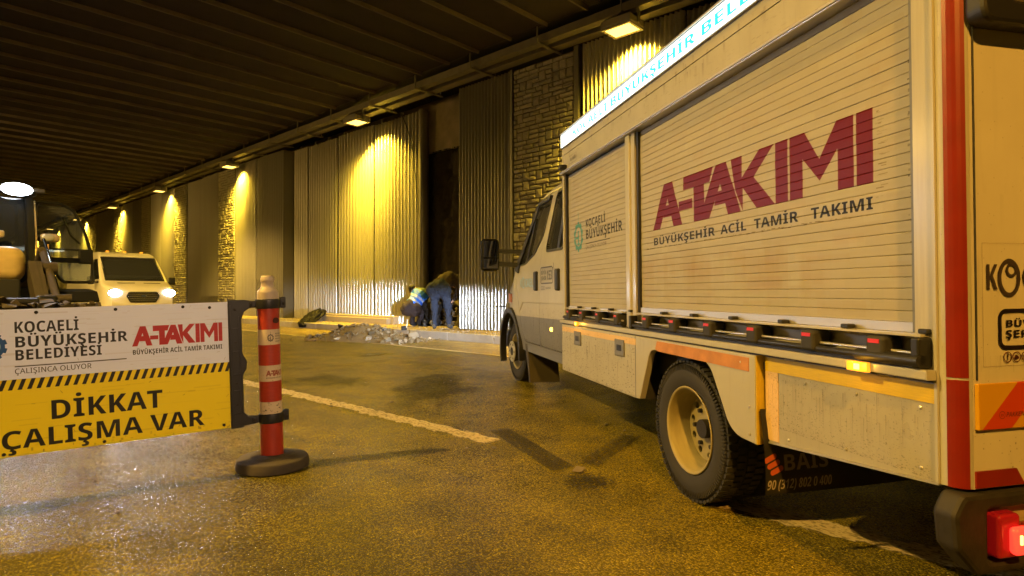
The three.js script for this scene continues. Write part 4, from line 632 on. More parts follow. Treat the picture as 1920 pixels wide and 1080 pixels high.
  obj('mirror_arm', merged([beamBox(tv(7.0, 1.6, 1.48), tv(6.86, 1.585, 1.8), 0.05, 0.05), beamBox(tv(7.0, 1.45, 1.48), tv(6.86, 1.425, 1.78), 0.05, 0.055)]), M.black, mr);
  // headlamps on the nose: lens, added plate above that cuts the beam, light
  for (const p of [1.95, 3.45]) {
    const hl = obj('headlamp', trb(7.82, 7.93, 0.78, 0.96, p - 0.16, p + 0.16, 0.03), M.grey, truck);
    obj('headlamp_lens', trb(7.93, 7.945, 0.8, 0.93, p - 0.12, p + 0.12, 0.005), M.coolHot, hl);
    obj('added_beam_cutoff', tb(7.945, 8.32, 0.906, 0.914, p - 0.3, p + 0.3), M.black, hl);  // added plate, gives the beam its flat upper edge
    const from = tWorld(7.97, 0.895, p), to = tWorld(18, 0.75, p - 2.1);
    spot(COOL, L.truckHead, from, to, 0.36, 0.75, 0.6, 'headlamp');
  }
  obj('front_bumper', trb(7.75, 8.02, 0.36, 0.62, 1.78, 3.62, 0.06), M.grey, truck);
  obj('grille', trb(7.93, 8.0, 0.64, 0.78, 2.2, 3.2, 0.03), M.black, truck);
}

// ------------------------------------------------------------------ work-site barrier: two striped posts carrying a sign board
const barrierTurn = -THREE.MathUtils.degToRad(16.3), lean = THREE.MathUtils.degToRad(1.75);
const bx = V(Math.cos(barrierTurn), 0, -Math.sin(barrierTurn));
const P0 = V(1.74, 0, -3.66);
function stripedPost(label, pos, withPrint) {
  const t = thing('striped_post', label, 'traffic post', [pos.x, 0.002, pos.z], barrierTurn);
  const redM = mat([0.42, 0.035, 0.015], { roughness: 0.45, map: rep(tGrain, 2), bumpMap: tGrain, bumpScale: 0.003 }), whM = mat([0.62, 0.5, 0.34], { roughness: 0.5, map: rep(tDirtRough, 1) });
  const bandT = (draw, off = 0) => { const q = canvasTex(512, 96, (g, w, h) => { g.fillStyle = '#c9b795'; g.fillRect(0, 0, w, h); speckle(g, w, h, 60, '#8a7450', 1, 4); if (withPrint) draw(g, w, h); }); q.wrapS = THREE.RepeatWrapping; q.offset.x = off; return q; };
  const bm1 = mat('#ffffff', { roughness: 0.45, map: bandT((g) => { for (const o of [0, 256]) { gearLogo(g, 50 + o, 52, 24, '#555045'); for (let i = 0; i < 4; i++) fitText(g, ['KOCAELİ', 'BÜYÜKŞEHİR', 'BELEDİYESİ', 'ÇALIŞINCA OLUYOR'][i], 86 + o, 32 + i * 16, 96, 9, 'bold', '#555045'); } }, 0.1) });
  const bm2 = mat('#ffffff', { roughness: 0.45, map: bandT((g) => { for (const o of [0, 256]) { teamTitle(g, 30 + o, 30, 180, 34, '#8d4a36'); fitText(g, 'BÜYÜKŞEHİR ACİL TAMİR TAKIMI', 30 + o, 80, 180, 9, 'bold', '#6a5a48'); } }, 0.142) });
  const bm3 = mat('#ffffff', { roughness: 0.6, map: bandT((g) => { speckle(g, 512, 96, 50, '#2a2520', 3, 9); }) });
  obj('base', lathe([[0, 0], [0.212, 0], [0.219, 0.01], [0.214, 0.056], [0.204, 0.066], [0.135, 0.072], [0.13, 0.084], [0.08, 0.09], [0.078, 0.07], [0, 0.07]], 28), mat([0.08, 0.062, 0.036], { roughness: 0.85, map: rep(tDirtRough, 2), bumpMap: tGrain, bumpScale: 0.004 }), t);
  const pole = new THREE.Group(); pole.name = 'pole'; pole.rotation.z = lean; t.add(pole);
  obj('red_tube', lathe([[0, 0.06], [0.069, 0.06], [0.067, 0.09], [0.066, 0.335], [0.062, 0.335]], 40), redM, pole);
  obj('white_band', lathe([[0.0665, 0.335], [0.0665, 0.42]], 40), bm3, pole);
  obj('red_tube', lathe([[0.0655, 0.42], [0.0655, 0.548]], 40), redM, pole);
  obj('white_band', lathe([[0.066, 0.548], [0.066, 0.647]], 40), bm2, pole);
  obj('red_tube', lathe([[0.065, 0.647], [0.065, 0.775]], 40), redM, pole);
  obj('white_band', lathe([[0.0655, 0.775], [0.0655, 0.87]], 40), bm1, pole);
  obj('red_tube', lathe([[0.0645, 0.87], [0.0645, 0.985], [0.066, 0.99], [0.066, 1.005], [0.063, 1.01]], 40), redM, pole);
  obj('neck', lathe([[0.062, 1.005], [0.063, 1.095], [0.06, 1.11], [0.042, 1.13], [0.038, 1.14], [0.037, 1.165], [0.043, 1.17], [0.043, 1.185], [0.037, 1.195], [0.036, 1.205], [0, 1.207]], 40), whM, pole);
  obj('grip_hole', new THREE.CylinderGeometry(0.018, 0.018, 0.004, 20).scale(1.25, 1, 1).rotateX(Math.PI / 2).translate(0, 0, 0.0655).rotateY(0.55).translate(0, 0.925, 0), mat([0.05, 0.008, 0.005]), pole);
  for (const y of [1.03, 0.315]) { const cl = obj('clamp', lathe([[0.066, y - 0.03], [0.075, y - 0.028], [0.076, y + 0.026], [0.067, y + 0.03]], 40), M.black, pole); obj('clamp_lug', merged([rbox(-0.115, -0.07, y - 0.022, y + 0.022, -0.02, 0.02, 0.008), rbox(0.068, 0.105, y - 0.03, y + 0.04, -0.016, 0.016, 0.008)]), M.black, pole); obj('bolt', merged([new THREE.CylinderGeometry(0.009, 0.009, 0.05, 10).rotateX(Math.PI / 2).translate(-0.1, y, 0.01), new THREE.CylinderGeometry(0.009, 0.009, 0.05, 10).rotateX(Math.PI / 2).translate(0.088, y, 0.01)]), M.steelDirty, pole); }
  return t;
}
stripedPost('red and white striped post on round base holding the sign board right end', P0, true);
stripedPost('red and white striped post past the left picture edge at the board end', P0.clone().addScaledVector(bx, -1.73), true);
{
  const t = thing('sign_board', 'white and yellow DIKKAT CALISMA VAR road work board with black end brackets', 'sign', [P0.x, 0.002, P0.z], barrierTurn);
  t.rotation.order = 'YXZ'; t.rotation.z = lean;
  const x0 = -1.464, x1 = -0.232, y0 = 0.284, y1 = 1.05, W = x1 - x0, Hh = y1 - y0;
  const bt = canvasTex(2048, 1272, (g, w, h) => {
    const k = w / W, X = (Lx) => (1.482 - Lx) * k, Y = (d) => d * k;
    g.fillStyle = '#e4ecff'; g.fillRect(0, 0, w, h); g.fillStyle = '#f4dc0a'; g.fillRect(0, Y(0.366), w, h);
    g.fillStyle = '#15120d'; for (let L0 = 0.2; L0 < 1.6; L0 += 0.0392) { g.beginPath(); g.moveTo(X(L0 + 0.018), Y(0.421)); g.lineTo(X(L0 + 0.036), Y(0.421)); g.lineTo(X(L0 + 0.016), Y(0.366)); g.lineTo(X(L0 - 0.002), Y(0.366)); g.fill(); }
    const K = '#12151c';
    fitText(g, 'KOCAELİ', X(1.265), Y(0.124), 0.28 * k, 0.058 * k, 'bold', K); fitText(g, 'BÜYÜKŞEHİR', X(1.265), Y(0.2), 0.5 * k, 0.056 * k, 'bold', K); fitText(g, 'BELEDİYESİ', X(1.265), Y(0.267), 0.38 * k, 0.054 * k, 'bold', K);
    g.fillStyle = K; g.fillRect(X(1.263), Y(0.297), 0.49 * k, 0.005 * k); fitText(g, 'ÇALIŞINCA OLUYOR', X(1.265), Y(0.338), 0.33 * k, 0.027 * k, '', K);
    gearLogo(g, X(1.368), Y(0.19), 0.078 * k, '#17508c');
    teamTitle(g, X(0.745), Y(0.122), 0.462 * k, 0.112 * k, '#b3191c'); fitText(g, 'BÜYÜKŞEHİR ACİL TAMİR TAKIMI', X(0.745), Y(0.281), 0.46 * k, 0.026 * k, 'bold', K);
    fitText(g, 'DİKKAT', X(1.13), Y(0.594), 0.528 * k, 0.1 * k, 'bold', '#100d08'); fitText(g, 'ÇALIŞMA VAR', X(1.333), Y(0.728), 0.94 * k, 0.094 * k, 'bold', '#100d08');
    for (let i = 0; i < 60; i++) { g.strokeStyle = `rgba(70,45,25,${rr(0.1, 0.5)})`; g.lineWidth = rr(1, 4); const x = rnd() * w, y = rnd() * h; g.beginPath(); g.moveTo(x, y); g.lineTo(x + rr(-30, 30), y + rr(-30, 30)); g.stroke(); }
    for (let i = 0; i < 260; i++) { g.fillStyle = `rgba(${rnd() < 0.5 ? '90,60,20' : '255,250,235'},${rr(0.02, 0.09)})`; g.fillRect(rnd() * w, rnd() * h, rr(10, 300), rr(2, 14)); }
    for (let i = 0; i < 40; i++) { g.fillStyle = `rgba(70,45,20,${rr(0.1, 0.4)})`; g.fillRect(rnd() * w, h - rr(0, 70), rr(2, 20), rr(2, 30)); }
  });
  const sheet = new THREE.PlaneGeometry(W, Hh, 1, 1).translate((x0 + x1) / 2, (y0 + y1) / 2, 0.006);
  obj('board', box(x0, x1, y0, y1, -0.006, 0.004), mat([0.5, 0.48, 0.45]), t);
  obj('printed_face', sheet, mat('#ffffff', { map: bt, roughness: 0.35, clearcoat: 0.3, clearcoatRoughness: 0.3 }), t);
  for (const [x, y] of [[-0.33, 1.02], [-0.47, 1.03], [-0.8, 1.03], [-1.15, 1.03], [-0.27, 0.305], [-0.87, 0.3], [-1.3, 0.3]]) obj('rivet', new THREE.CylinderGeometry(0.008, 0.009, 0.008, 14).rotateX(Math.PI / 2).translate(x, y, 0.009), M.steelDirty, t);
  for (const [a, sgn] of [[x1, 1], [x0, -1]]) {
    const X = (d) => a + sgn * d, pts = [[0, 0.275], [0.075, 0.275], [0.075, 0.285], [0.145, 0.29], [0.145, 0.335], [0.1, 0.34], [0.075, 0.37], [0.075, 0.6], [0.095, 0.63], [0.1, 0.68], [0.08, 0.72], [0.075, 0.74], [0.075, 0.94], [0.09, 0.985], [0.12, 1.005], [0.145, 1.01], [0.145, 1.05], [0.09, 1.06], [0, 1.06]].map(([d, y]) => [X(d), y]);
    const e = obj('end_bracket', prismZ(sgn > 0 ? pts : pts.slice().reverse(), -0.016, 0.018, 0.005), M.black, t);
    obj('bracket_rib', merged([box(Math.min(X(0.012), X(0.02)), Math.max(X(0.012), X(0.02)), 0.3, 1.03, 0.018, 0.026), box(Math.min(X(0.058), X(0.066)), Math.max(X(0.058), X(0.066)), 0.36, 0.96, 0.018, 0.026), ...[0.36, 0.5, 0.6, 0.74, 0.88].map((y) => box(Math.min(X(0.02), X(0.058)), Math.max(X(0.02), X(0.058)), y, y + 0.008, 0.018, 0.025))]), M.black, e);
    obj('bolt', merged([0.42, 0.55, 0.8, 1.0].map((y) => new THREE.CylinderGeometry(0.007, 0.007, 0.006, 10).rotateX(Math.PI / 2).translate(X(0.038), y, 0.02))), M.steelDirty, e);
  }
}

// ------------------------------------------------------------------ white van coming the other way (local z towards the camera side, x to the picture's right)
{
  const t = thing('white_van', 'white van with both headlights on, standing beside the panel wall behind the loader', 'van', [5.93, 0, -21.4]);
  const k = 1.07, vanWhite = mat([0.72, 0.69, 0.62], { roughness: 0.3, clearcoat: 0.5, clearcoatRoughness: 0.1 }), vanGlass = mat([0.35, 0.37, 0.42], { roughness: 0.03, transmission: 0.92, thickness: 0, specularIntensity: 0.35 });
  const half = (s, h) => { let w = 0.99 - 0.17 * Math.pow(Math.max(0, h - 1.25) / 1.1, 1.2); if (s > -0.6) w -= 0.16 * Math.pow((s + 0.6) / 0.62, 2); return w; };
  const St = [[-5.4, 2.3], [-2.4, 2.32], [-2.0, 2.3], [-1.75, 2.24], [-1.6, 2.14], [-1.3, 1.86], [-1.0, 1.57], [-0.8, 1.4], [-0.72, 1.345], [-0.5, 1.29], [-0.25, 1.22], [-0.08, 1.12], [-0.02, 1.0], [0.0, 0.86]].map(([s, h]) => [s, h * k, 0.36]);
  const outer = br(loft(St, half, 0.1)), inner = br(loft(St.slice(1, -5).map(([s, h, b]) => [s, h, 0.6]), half, 0.08, 0.05));
  const along = (g) => g.rotateY(-Math.PI / 2);                       // built with x forward; turn it so forward is +z
  const wpts = [[-1.62, 2.06], [-1.66, 2.16], [-0.84, 1.44], [-0.9, 1.36]].map(([a, b]) => [a, b * k]);
  const wcut = br(prismZ([[-1.67, 2.1], [-1.4, 2.28], [-0.62, 1.5], [-0.84, 1.39]].map(([a, b]) => [a, b * k]), -0.8, 0.8));
  const side = [[-2.3, 2.05], [-1.72, 2.08], [-1.0, 1.44], [-2.3, 1.4]].map(([a, b]) => [a, b * k]);
  const sideCut = br(prismZ(smoothPoly(side, 0.06), -1.4, 1.4));
  const archs = [-0.95, -4.1].map((s) => br(new THREE.CylinderGeometry(0.4, 0.4, 3, 32).rotateX(Math.PI / 2).translate(s, 0.36, 0)));
  const bodyG = along(cut(outer, inner, wcut, sideCut, ...archs).geometry.clone());
  const b = obj('body', bodyG, vanWhite, t);
  obj('shaded_cabin_lining', along(cut(br(loft(St.slice(1, -5).map(([s, h, b]) => [s, h, 0.6]), half, 0.08, 0.056)), wcut, sideCut).geometry.clone()), M.void, t);  // shade inside the van put into the shell colour
  obj('windscreen', along(prismZ([[-1.645, 2.1 * k], [-1.635, 2.12 * k], [-0.815, 1.43 * k], [-0.825, 1.415 * k]], -0.82, 0.82)), vanGlass, b);
  obj('windscreen_seal', along(merged([prismZ([[-1.66, 2.09 * k], [-1.64, 2.14 * k], [-1.58, 2.09 * k], [-1.6, 2.05 * k]], -0.78, 0.78), prismZ([[-0.86, 1.43 * k], [-0.8, 1.43 * k], [-0.77, 1.39 * k], [-0.84, 1.39 * k]], -0.84, 0.84), beamBox(V(-1.62, 2.1 * k, -0.76), V(-0.82, 1.42 * k, -0.83), 0.03, 0.03), beamBox(V(-1.62, 2.1 * k, 0.76), V(-0.82, 1.42 * k, 0.83), 0.03, 0.03)])), M.black, b);
  for (const z of [-1, 1]) { const g = prismZ(smoothPoly(side, 0.06), 0, 0.006), p = g.attributes.position; for (let i = 0; i < p.count; i++) p.setZ(i, z * (half(p.getX(i), p.getY(i)) - 0.02)); g.computeVertexNormals(); obj('side_window', along(g), M.glassDark, t); }
  obj('dashboard', along(merged([rbox(-1.25, -0.95, 0.9, 1.36 * k, -0.8, 0.8, 0.06), rbox(-2.2, -2.05, 0.8, 1.75, -0.75, -0.1, 0.06), rbox(-2.2, -2.05, 0.8, 1.75, 0.2, 0.75, 0.06)])), M.void, t);
  { const l = []; for (let i = 0; i < 14; i++) { const x = rr(-0.65, 0.25); l.push(rbox(x, x + rr(0.05, 0.16), 1.36 * k, 1.36 * k + rr(0.01, 0.05), 0.97, 1.1, 0.008).translate(0, 0, -2.1 + 0.0)); } obj('papers', merged(l), mat([0.8, 0.76, 0.66]), t); }
  obj('sun_visor', along(rbox(-1.62, -1.58, 1.94 * k, 2.05 * k, 0.12, 0.68, 0.02)), mat([0.5, 0.42, 0.28]), t);
  obj('steering_wheel', new THREE.TorusGeometry(0.19, 0.016, 8, 28).rotateX(-0.5).translate(0.4, 1.5 * k, -1.32), M.black, t);
  for (const x of [-0.32, 0.42]) obj('bonnet_slot', rbox(x - 0.24, x + 0.24, 1.315 * k, 1.33 * k, -0.66, -0.56, 0.006), M.black, t);
  // grille with bars and an oval emblem
  const gp = [[-0.47, 0.93], [-0.36, 0.74], [0.36, 0.74], [0.47, 0.93], [0.39, 1.06], [-0.39, 1.06]].map(([a, c]) => [a, c * k]);
  const gr = obj('grille', prismZ(smoothPoly(gp, 0.05), -0.03, 0.03, 0.01), M.black, t);
  for (let i = 0; i < 5; i++) { const y = (0.8 + i * 0.055) * k, w = 0.37 + 0.02 * Math.min(i, 3); obj('grille_bar', rbox(-w, w, y, y + 0.016, 0.02, 0.045, 0.005), M.chrome, gr); }
  obj('emblem', new THREE.SphereGeometry(0.5, 28, 12).scale(0.19, 0.085, 0.05).translate(0, 0.93 * k, 0.04), M.chrome, gr); obj('emblem_field', new THREE.SphereGeometry(0.5, 28, 12).scale(0.165, 0.062, 0.05).translate(0, 0.93 * k, 0.047), mat([0.05, 0.08, 0.2], { roughness: 0.2 }), gr);
  obj('bumper', rbox(-0.85, 0.85, 0.34, 0.7, -0.2, 0.03, 0.06), M.grey, t);
  for (const s of [-1, 1]) {
    const hl = obj('headlight', rbox(s * 0.76 - 0.16, s * 0.76 + 0.16, 0.92 * k, 1.12 * k, -0.2, -0.025, 0.05), M.grey, t);
    obj('headlight_lens', new THREE.SphereGeometry(0.5, 20, 14).scale(0.36, 0.23, 0.1).translate(s * 0.76, 1.02 * k, -0.03), M.coolHot, hl);  // lens made larger, its glare put into the size
    spot(COOL, L.van, V(5.93 + s * 0.76, 1.02 * k, -21.3), V(4.2 + s * 0.76, 0.9, -3), 0.3, 0.8, 3, 'headlight');
    const mi = obj('wing_mirror', rbox(s * 1.16 - 0.1, s * 1.16 + 0.1, 1.28 * k, 1.52 * k, -1.12, -1.0, 0.04), M.black, t); obj('mirror_arm', rbox(Math.min(s * 0.95, s * 1.1), Math.max(s * 0.95, s * 1.1), 1.32 * k, 1.37 * k, -1.1, -1.04, 0.015), M.black, mi);
    for (const w of [-0.95, -4.1]) { const g = lathe([[0.19, -0.1], [0.3, -0.11], [0.345, -0.06], [0.35, 0.06], [0.3, 0.11], [0.19, 0.1]], 32).rotateZ(Math.PI / 2).translate(s * 0.86, 0.35, w); const wh = obj('wheel', g, M.rubber, t); obj('rim', new THREE.CylinderGeometry(0.2, 0.2, 0.1, 24).rotateZ(Math.PI / 2).translate(s * 0.9, 0.35, w), M.rim, wh); }
  }
  for (const [a, b2] of [[-0.55, 0.05], [0.1, 0.68]]) obj('wiper', bar(V(a, 1.42 * k, -0.78), V(b2, 1.5 * k, -0.86), 0.011), M.black, t);
  for (const sgn of [-1, 1]) obj('pillar_seam', bar(V(sgn * 0.84, 1.42 * k, -0.8), V(sgn * 0.8, 2.1 * k, -1.6), 0.008), M.black, t);
  obj('roof_lamp', merged([-0.5, 0, 0.5].map((x) => rbox(x - 0.04, x + 0.04, 2.31 * k, 2.345 * k, -2.1, -2.0, 0.01))), M.amber, t);
}

// ------------------------------------------------------------------ backhoe loader facing the camera, door open
{
  const t = thing('backhoe_loader', 'pale yellow backhoe loader with lit roof lamp and its black cab door swung open', 'loader', [1.0, 0, -12.5]);
  const yel = mat([0.62, 0.47, 0.22], { roughness: 0.42, map: tGrain, clearcoat: 0.2 }), tan = mat([0.085, 0.068, 0.045], { roughness: 0.7, map: rep(tDirtRough, 1), bumpMap: tGrain, bumpScale: 0.004 }), mud = mat([0.09, 0.07, 0.05], { roughness: 0.8, map: rep(tDirtRough, 2), bumpMap: tGrain, bumpScale: 0.01 });
  obj('bonnet', merged([new RoundedBoxGeometry(1.0, 0.5, 1.6, 6, 0.16).translate(0.02, 1.5, 1.0)]), yel, t);
  obj('engine_bay', merged([rbox(-0.42, 0.46, 0.6, 1.3, 0.1, 1.75, 0.03)]), M.dark, t);
  obj('air_intake', merged([rbox(0.22, 0.42, 1.95, 2.06, 0.35, 0.6, 0.03), bar(V(0.32, 1.7, 0.48), V(0.32, 1.96, 0.48), 0.05)]), mat([0.5, 0.42, 0.28], { roughness: 0.5 }), t);
  // cab
  const cab = obj('cab', merged([rbox(-0.86, 0.86, 2.66, 2.8, -1.15, 0.3, 0.05), beamBox(V(0.8, 1.25, 0.28), V(0.76, 2.7, 0.12), 0.09, 0.1), beamBox(V(-0.8, 1.25, 0.28), V(-0.76, 2.7, 0.12), 0.09, 0.1), beamBox(V(0.82, 1.0, -1.0), V(0.8, 2.7, -1.05), 0.08, 0.1), beamBox(V(-0.82, 1.0, -1.0), V(-0.8, 2.7, -1.05), 0.08, 0.1), rbox(-0.85, 0.85, 0.95, 1.3, -1.1, 0.3, 0.04)]), M.black, t);
  obj('roof_edge', rbox(-0.92, 0.96, 2.72, 2.79, 0.22, 0.36, 0.02), tan, cab);
  obj('front_pane', box(-0.72, 0.72, 1.35, 2.62, 0.15, 0.156), M.glassDark, cab);
  obj('cab_seat', merged([rbox(-0.3, 0.3, 1.2, 1.4, -0.6, -0.1, 0.05), rbox(-0.28, 0.28, 1.35, 2.05, -0.65, -0.5, 0.06)]), M.dark, cab);
  obj('pillar_strip', beamBox(V(0.875, 1.4, 0.29), V(0.84, 2.6, 0.15), 0.015, 0.03), yel, cab);
  // work lamps on the roof edge
  for (const x of [-0.56, 0.58]) {
    const w = obj('work_lamp', merged([rbox(x - 0.2, x + 0.2, 2.65, 2.81, 0.36, 0.44, 0.04)]), M.black, t);
    obj('lamp_lens', new THREE.SphereGeometry(0.5, 32, 16).scale(0.4, 0.2, 0.06).translate(x, 2.73, 0.44), M.coolHot, w);  // oval lens sized to take in the lamp glare
    spot(COOL, L.work, V(1.0 + x, 2.73, -12.5 + 0.47), V(3.0 + x, 1.2, -2), 0.7, 0.85, 4, 'work_lamp');
  }
  // side lamp cluster on the pillar
  const sl = obj('side_lamp', rbox(0.92, 1.18, 1.94, 2.08, 0.1, 0.22, 0.05, 4), mat([0.5, 0.38, 0.26], { roughness: 0.4 }), t); obj('lamp_lens', new THREE.SphereGeometry(0.5, 20, 14).scale(0.19, 0.13, 0.07).translate(1.01, 2.01, 0.215), mat([0.75, 0.75, 0.72], { roughness: 0.15, metalness: 0.4 }), sl);
  obj('marker_strip', rbox(1.0, 1.03, 1.62, 1.9, 0.18, 0.2, 0.006), mat([0.7, 0.45, 0.12], { roughness: 0.3 }), sl); obj('lamp_arm', bar(V(0.84, 2.0, 0.15), V(0.94, 2.0, 0.15), 0.02), M.black, sl);
  // open door: bent black frame, upper and lower panes, handle rail, wiper
  const dz = -0.42, D = (pts) => pts.map(([x, y]) => V(x, y, dz));
  const outline = new THREE.CatmullRomCurve3(D([[1.0, 2.66], [1.3, 2.66], [1.48, 2.55], [1.64, 2.2], [1.74, 1.8], [1.76, 1.6], [1.76, 1.34], [1.72, 1.29], [1.36, 1.29], [1.3, 1.33], [1.2, 1.48], [1.05, 1.62], [0.92, 1.66], [0.92, 2.0], [0.95, 2.6], [1.0, 2.66]]), true, 'catmullrom', 0.15);
  const door = obj('cab_door', merged([new THREE.TubeGeometry(outline, 160, 0.026, 8, true), rbox(0.9, 1.76, 1.63, 1.72, dz - 0.03, dz + 0.03, 0.015), rbox(0.9, 1.76, 1.85, 1.88, dz - 0.015, dz + 0.015, 0.008), rbox(1.55, 1.77, 1.62, 1.88, dz - 0.035, dz + 0.035, 0.03)]), M.black, t);
  obj('lower_pane', prismZ([[0.98, 1.63], [1.2, 1.47], [1.34, 1.32], [1.73, 1.32], [1.73, 1.63]], dz - 0.003, dz + 0.003), mat([0.75, 0.8, 0.8], { roughness: 0.25, transmission: 0.8, thickness: 0, roughnessMap: tDirtRough }), door);
  obj('upper_pane', prismZ([[0.95, 1.73], [1.72, 1.73], [1.7, 1.95], [1.6, 2.3], [1.45, 2.6], [0.98, 2.62]], dz - 0.003, dz + 0.003), M.glass, door);
  obj('wiper', merged([bar(V(1.32, 2.42, dz + 0.03), V(1.42, 2.12, dz + 0.04), 0.012), bar(V(1.42, 2.12, dz + 0.04), V(1.56, 1.98, dz + 0.04), 0.016)]), M.black, door);
  obj('grab_handle', new THREE.TubeGeometry(new THREE.CatmullRomCurve3(D([[0.92, 1.98], [0.95, 2.0], [1.1, 2.0], [1.14, 1.96], [1.15, 1.86]]), false), 24, 0.018, 8), M.black, door);
  // rear fender and wheels
  obj('rear_fender', merged([prismX([[-1.95, 1.1], [-1.75, 1.42], [-1.3, 1.6], [-0.8, 1.56], [-0.45, 1.3], [-0.4, 1.0], [-0.5, 1.0], [-0.62, 1.25], [-0.9, 1.45], [-1.3, 1.5], [-1.65, 1.34], [-1.85, 1.08]].reverse(), 0.8, 1.25), box(0.8, 0.82, 0.8, 1.5, -1.7, -0.6)]), tan, t);
  obj('rear_fender', prismX([[-1.95, 1.1], [-1.75, 1.42], [-1.3, 1.6], [-0.8, 1.56], [-0.45, 1.3], [-0.4, 1.0], [-0.5, 1.0], [-0.62, 1.25], [-0.9, 1.45], [-1.3, 1.5], [-1.65, 1.34], [-1.85, 1.08]].reverse(), -1.25, -0.8), tan, t);
  const wheel = (x, z, r, w) => { const q = obj('wheel', lathe([[r * 0.55, -w / 2], [r * 0.85, -w / 2 - 0.02], [r, -w / 2 + 0.05], [r, w / 2 - 0.05], [r * 0.85, w / 2 + 0.02], [r * 0.55, w / 2]], 40).rotateZ(Math.PI / 2).translate(x, r, z), M.rubber, t); obj('rim', new THREE.CylinderGeometry(r * 0.56, r * 0.56, w * 0.8, 28).rotateZ(Math.PI / 2).translate(x, r, z), tan, q); };
  for (const s of [-1, 1]) { wheel(s * 1.0, -1.2, 0.72, 0.42); wheel(s * 0.85, 1.45, 0.48, 0.32); }
  obj('front_mudguard', merged([prismX([[1.95, 0.98], [1.8, 1.12], [1.3, 1.16], [1.05, 1.02], [1.08, 0.98], [1.32, 1.1], [1.78, 1.07], [1.9, 0.96]].reverse(), 0.85, 1.35)]), M.black, t);
  obj('mudguard_bracket', bar(V(0.55, 0.98, 1.3), V(0.95, 1.1, 1.5), 0.03), M.black, t);
  // loader arms, rams, bucket
  for (const s of [-1, 1]) {
    const a = obj('loader_arm', merged([beamBox(V(s * 0.62, 1.3, 0.35), V(s * 0.62, 1.42, 1.7), 0.14, 0.24), beamBox(V(s * 0.62, 1.46, 1.6), V(s * 0.62, 0.42, 2.75), 0.15, 0.26)]), tan, t);
    obj('hydraulic_ram', merged([bar(V(s * 0.8, 1.35, 0.5), V(s * 0.78, 1.75, 1.2), 0.055), bar(V(s * 0.8, 1.72, 1.15), V(s * 0.76, 1.0, 2.4), 0.05)]), mud, a); obj('ram_rod', bar(V(s * 0.9, 1.95, 0.6), V(s * 0.82, 1.15, 2.1), 0.022), M.chrome, a);
    obj('pivot', new THREE.CylinderGeometry(0.09, 0.09, 0.34, 16).rotateZ(Math.PI / 2).translate(s * 0.72, 1.46, 1.62), mud, a); obj('pivot', new THREE.CylinderGeometry(0.06, 0.06, 0.3, 16).rotateZ(Math.PI / 2).translate(s * 0.76, 1.02, 2.42), mud, a);
  }
  const bk = obj('bucket', merged([prismX([[2.62, 0.95], [2.55, 0.6], [2.6, 0.25], [2.85, 0.08], [3.5, 0.04], [3.5, 0.06], [2.87, 0.11], [2.64, 0.27], [2.6, 0.6], [2.66, 0.95]].reverse(), -1.15, 1.15), prismX([[2.62, 0.95], [2.55, 0.6], [2.6, 0.25], [2.85, 0.08], [3.5, 0.04], [3.3, 0.5], [2.8, 0.97]].reverse(), -1.17, -1.13), prismX([[2.62, 0.95], [2.55, 0.6], [2.6, 0.25], [2.85, 0.08], [3.5, 0.04], [3.3, 0.5], [2.8, 0.97]].reverse(), 1.13, 1.17)]), mud, t);
  obj('top_tube', merged([bar(V(-1.15, 0.98, 2.66), V(0.55, 0.98, 2.66), 0.055), rbox(-0.72, -0.5, 0.8, 1.06, 2.5, 2.7, 0.03), rbox(0.5, 0.72, 0.8, 1.06, 2.5, 2.7, 0.03)]), M.black, bk);
  const sp = []; for (let i = 0; i < 70; i++) { const s = rr(0.04, 0.12), pts = []; for (let q = 0; q < 8; q++) pts.push(V(rr(-s, s), rr(-s, s) * 0.7, rr(-s, s))); sp.push(new ConvexGeometry(pts).translate(rr(-1.0, 1.1), 0.82 + rr(0, 0.16), rr(2.68, 3.0))); } sp.push(new RoundedBoxGeometry(2.2, 0.6, 0.5, 2, 0.2).translate(0, 0.58, 2.95));
  obj('soil_load', merged(sp.map((g) => uvBox(g, 2))), mud, bk).userData.kind = 'stuff';
  // rear boom standing behind the cab
  obj('rear_boom', merged([beamBox(V(-0.1, 0.8, -1.6), V(-0.15, 2.6, -2.3), 0.22, 0.3), beamBox(V(-0.15, 2.5, -2.35), V(-0.1, 1.0, -2.9), 0.2, 0.26)]), tan, t);
}

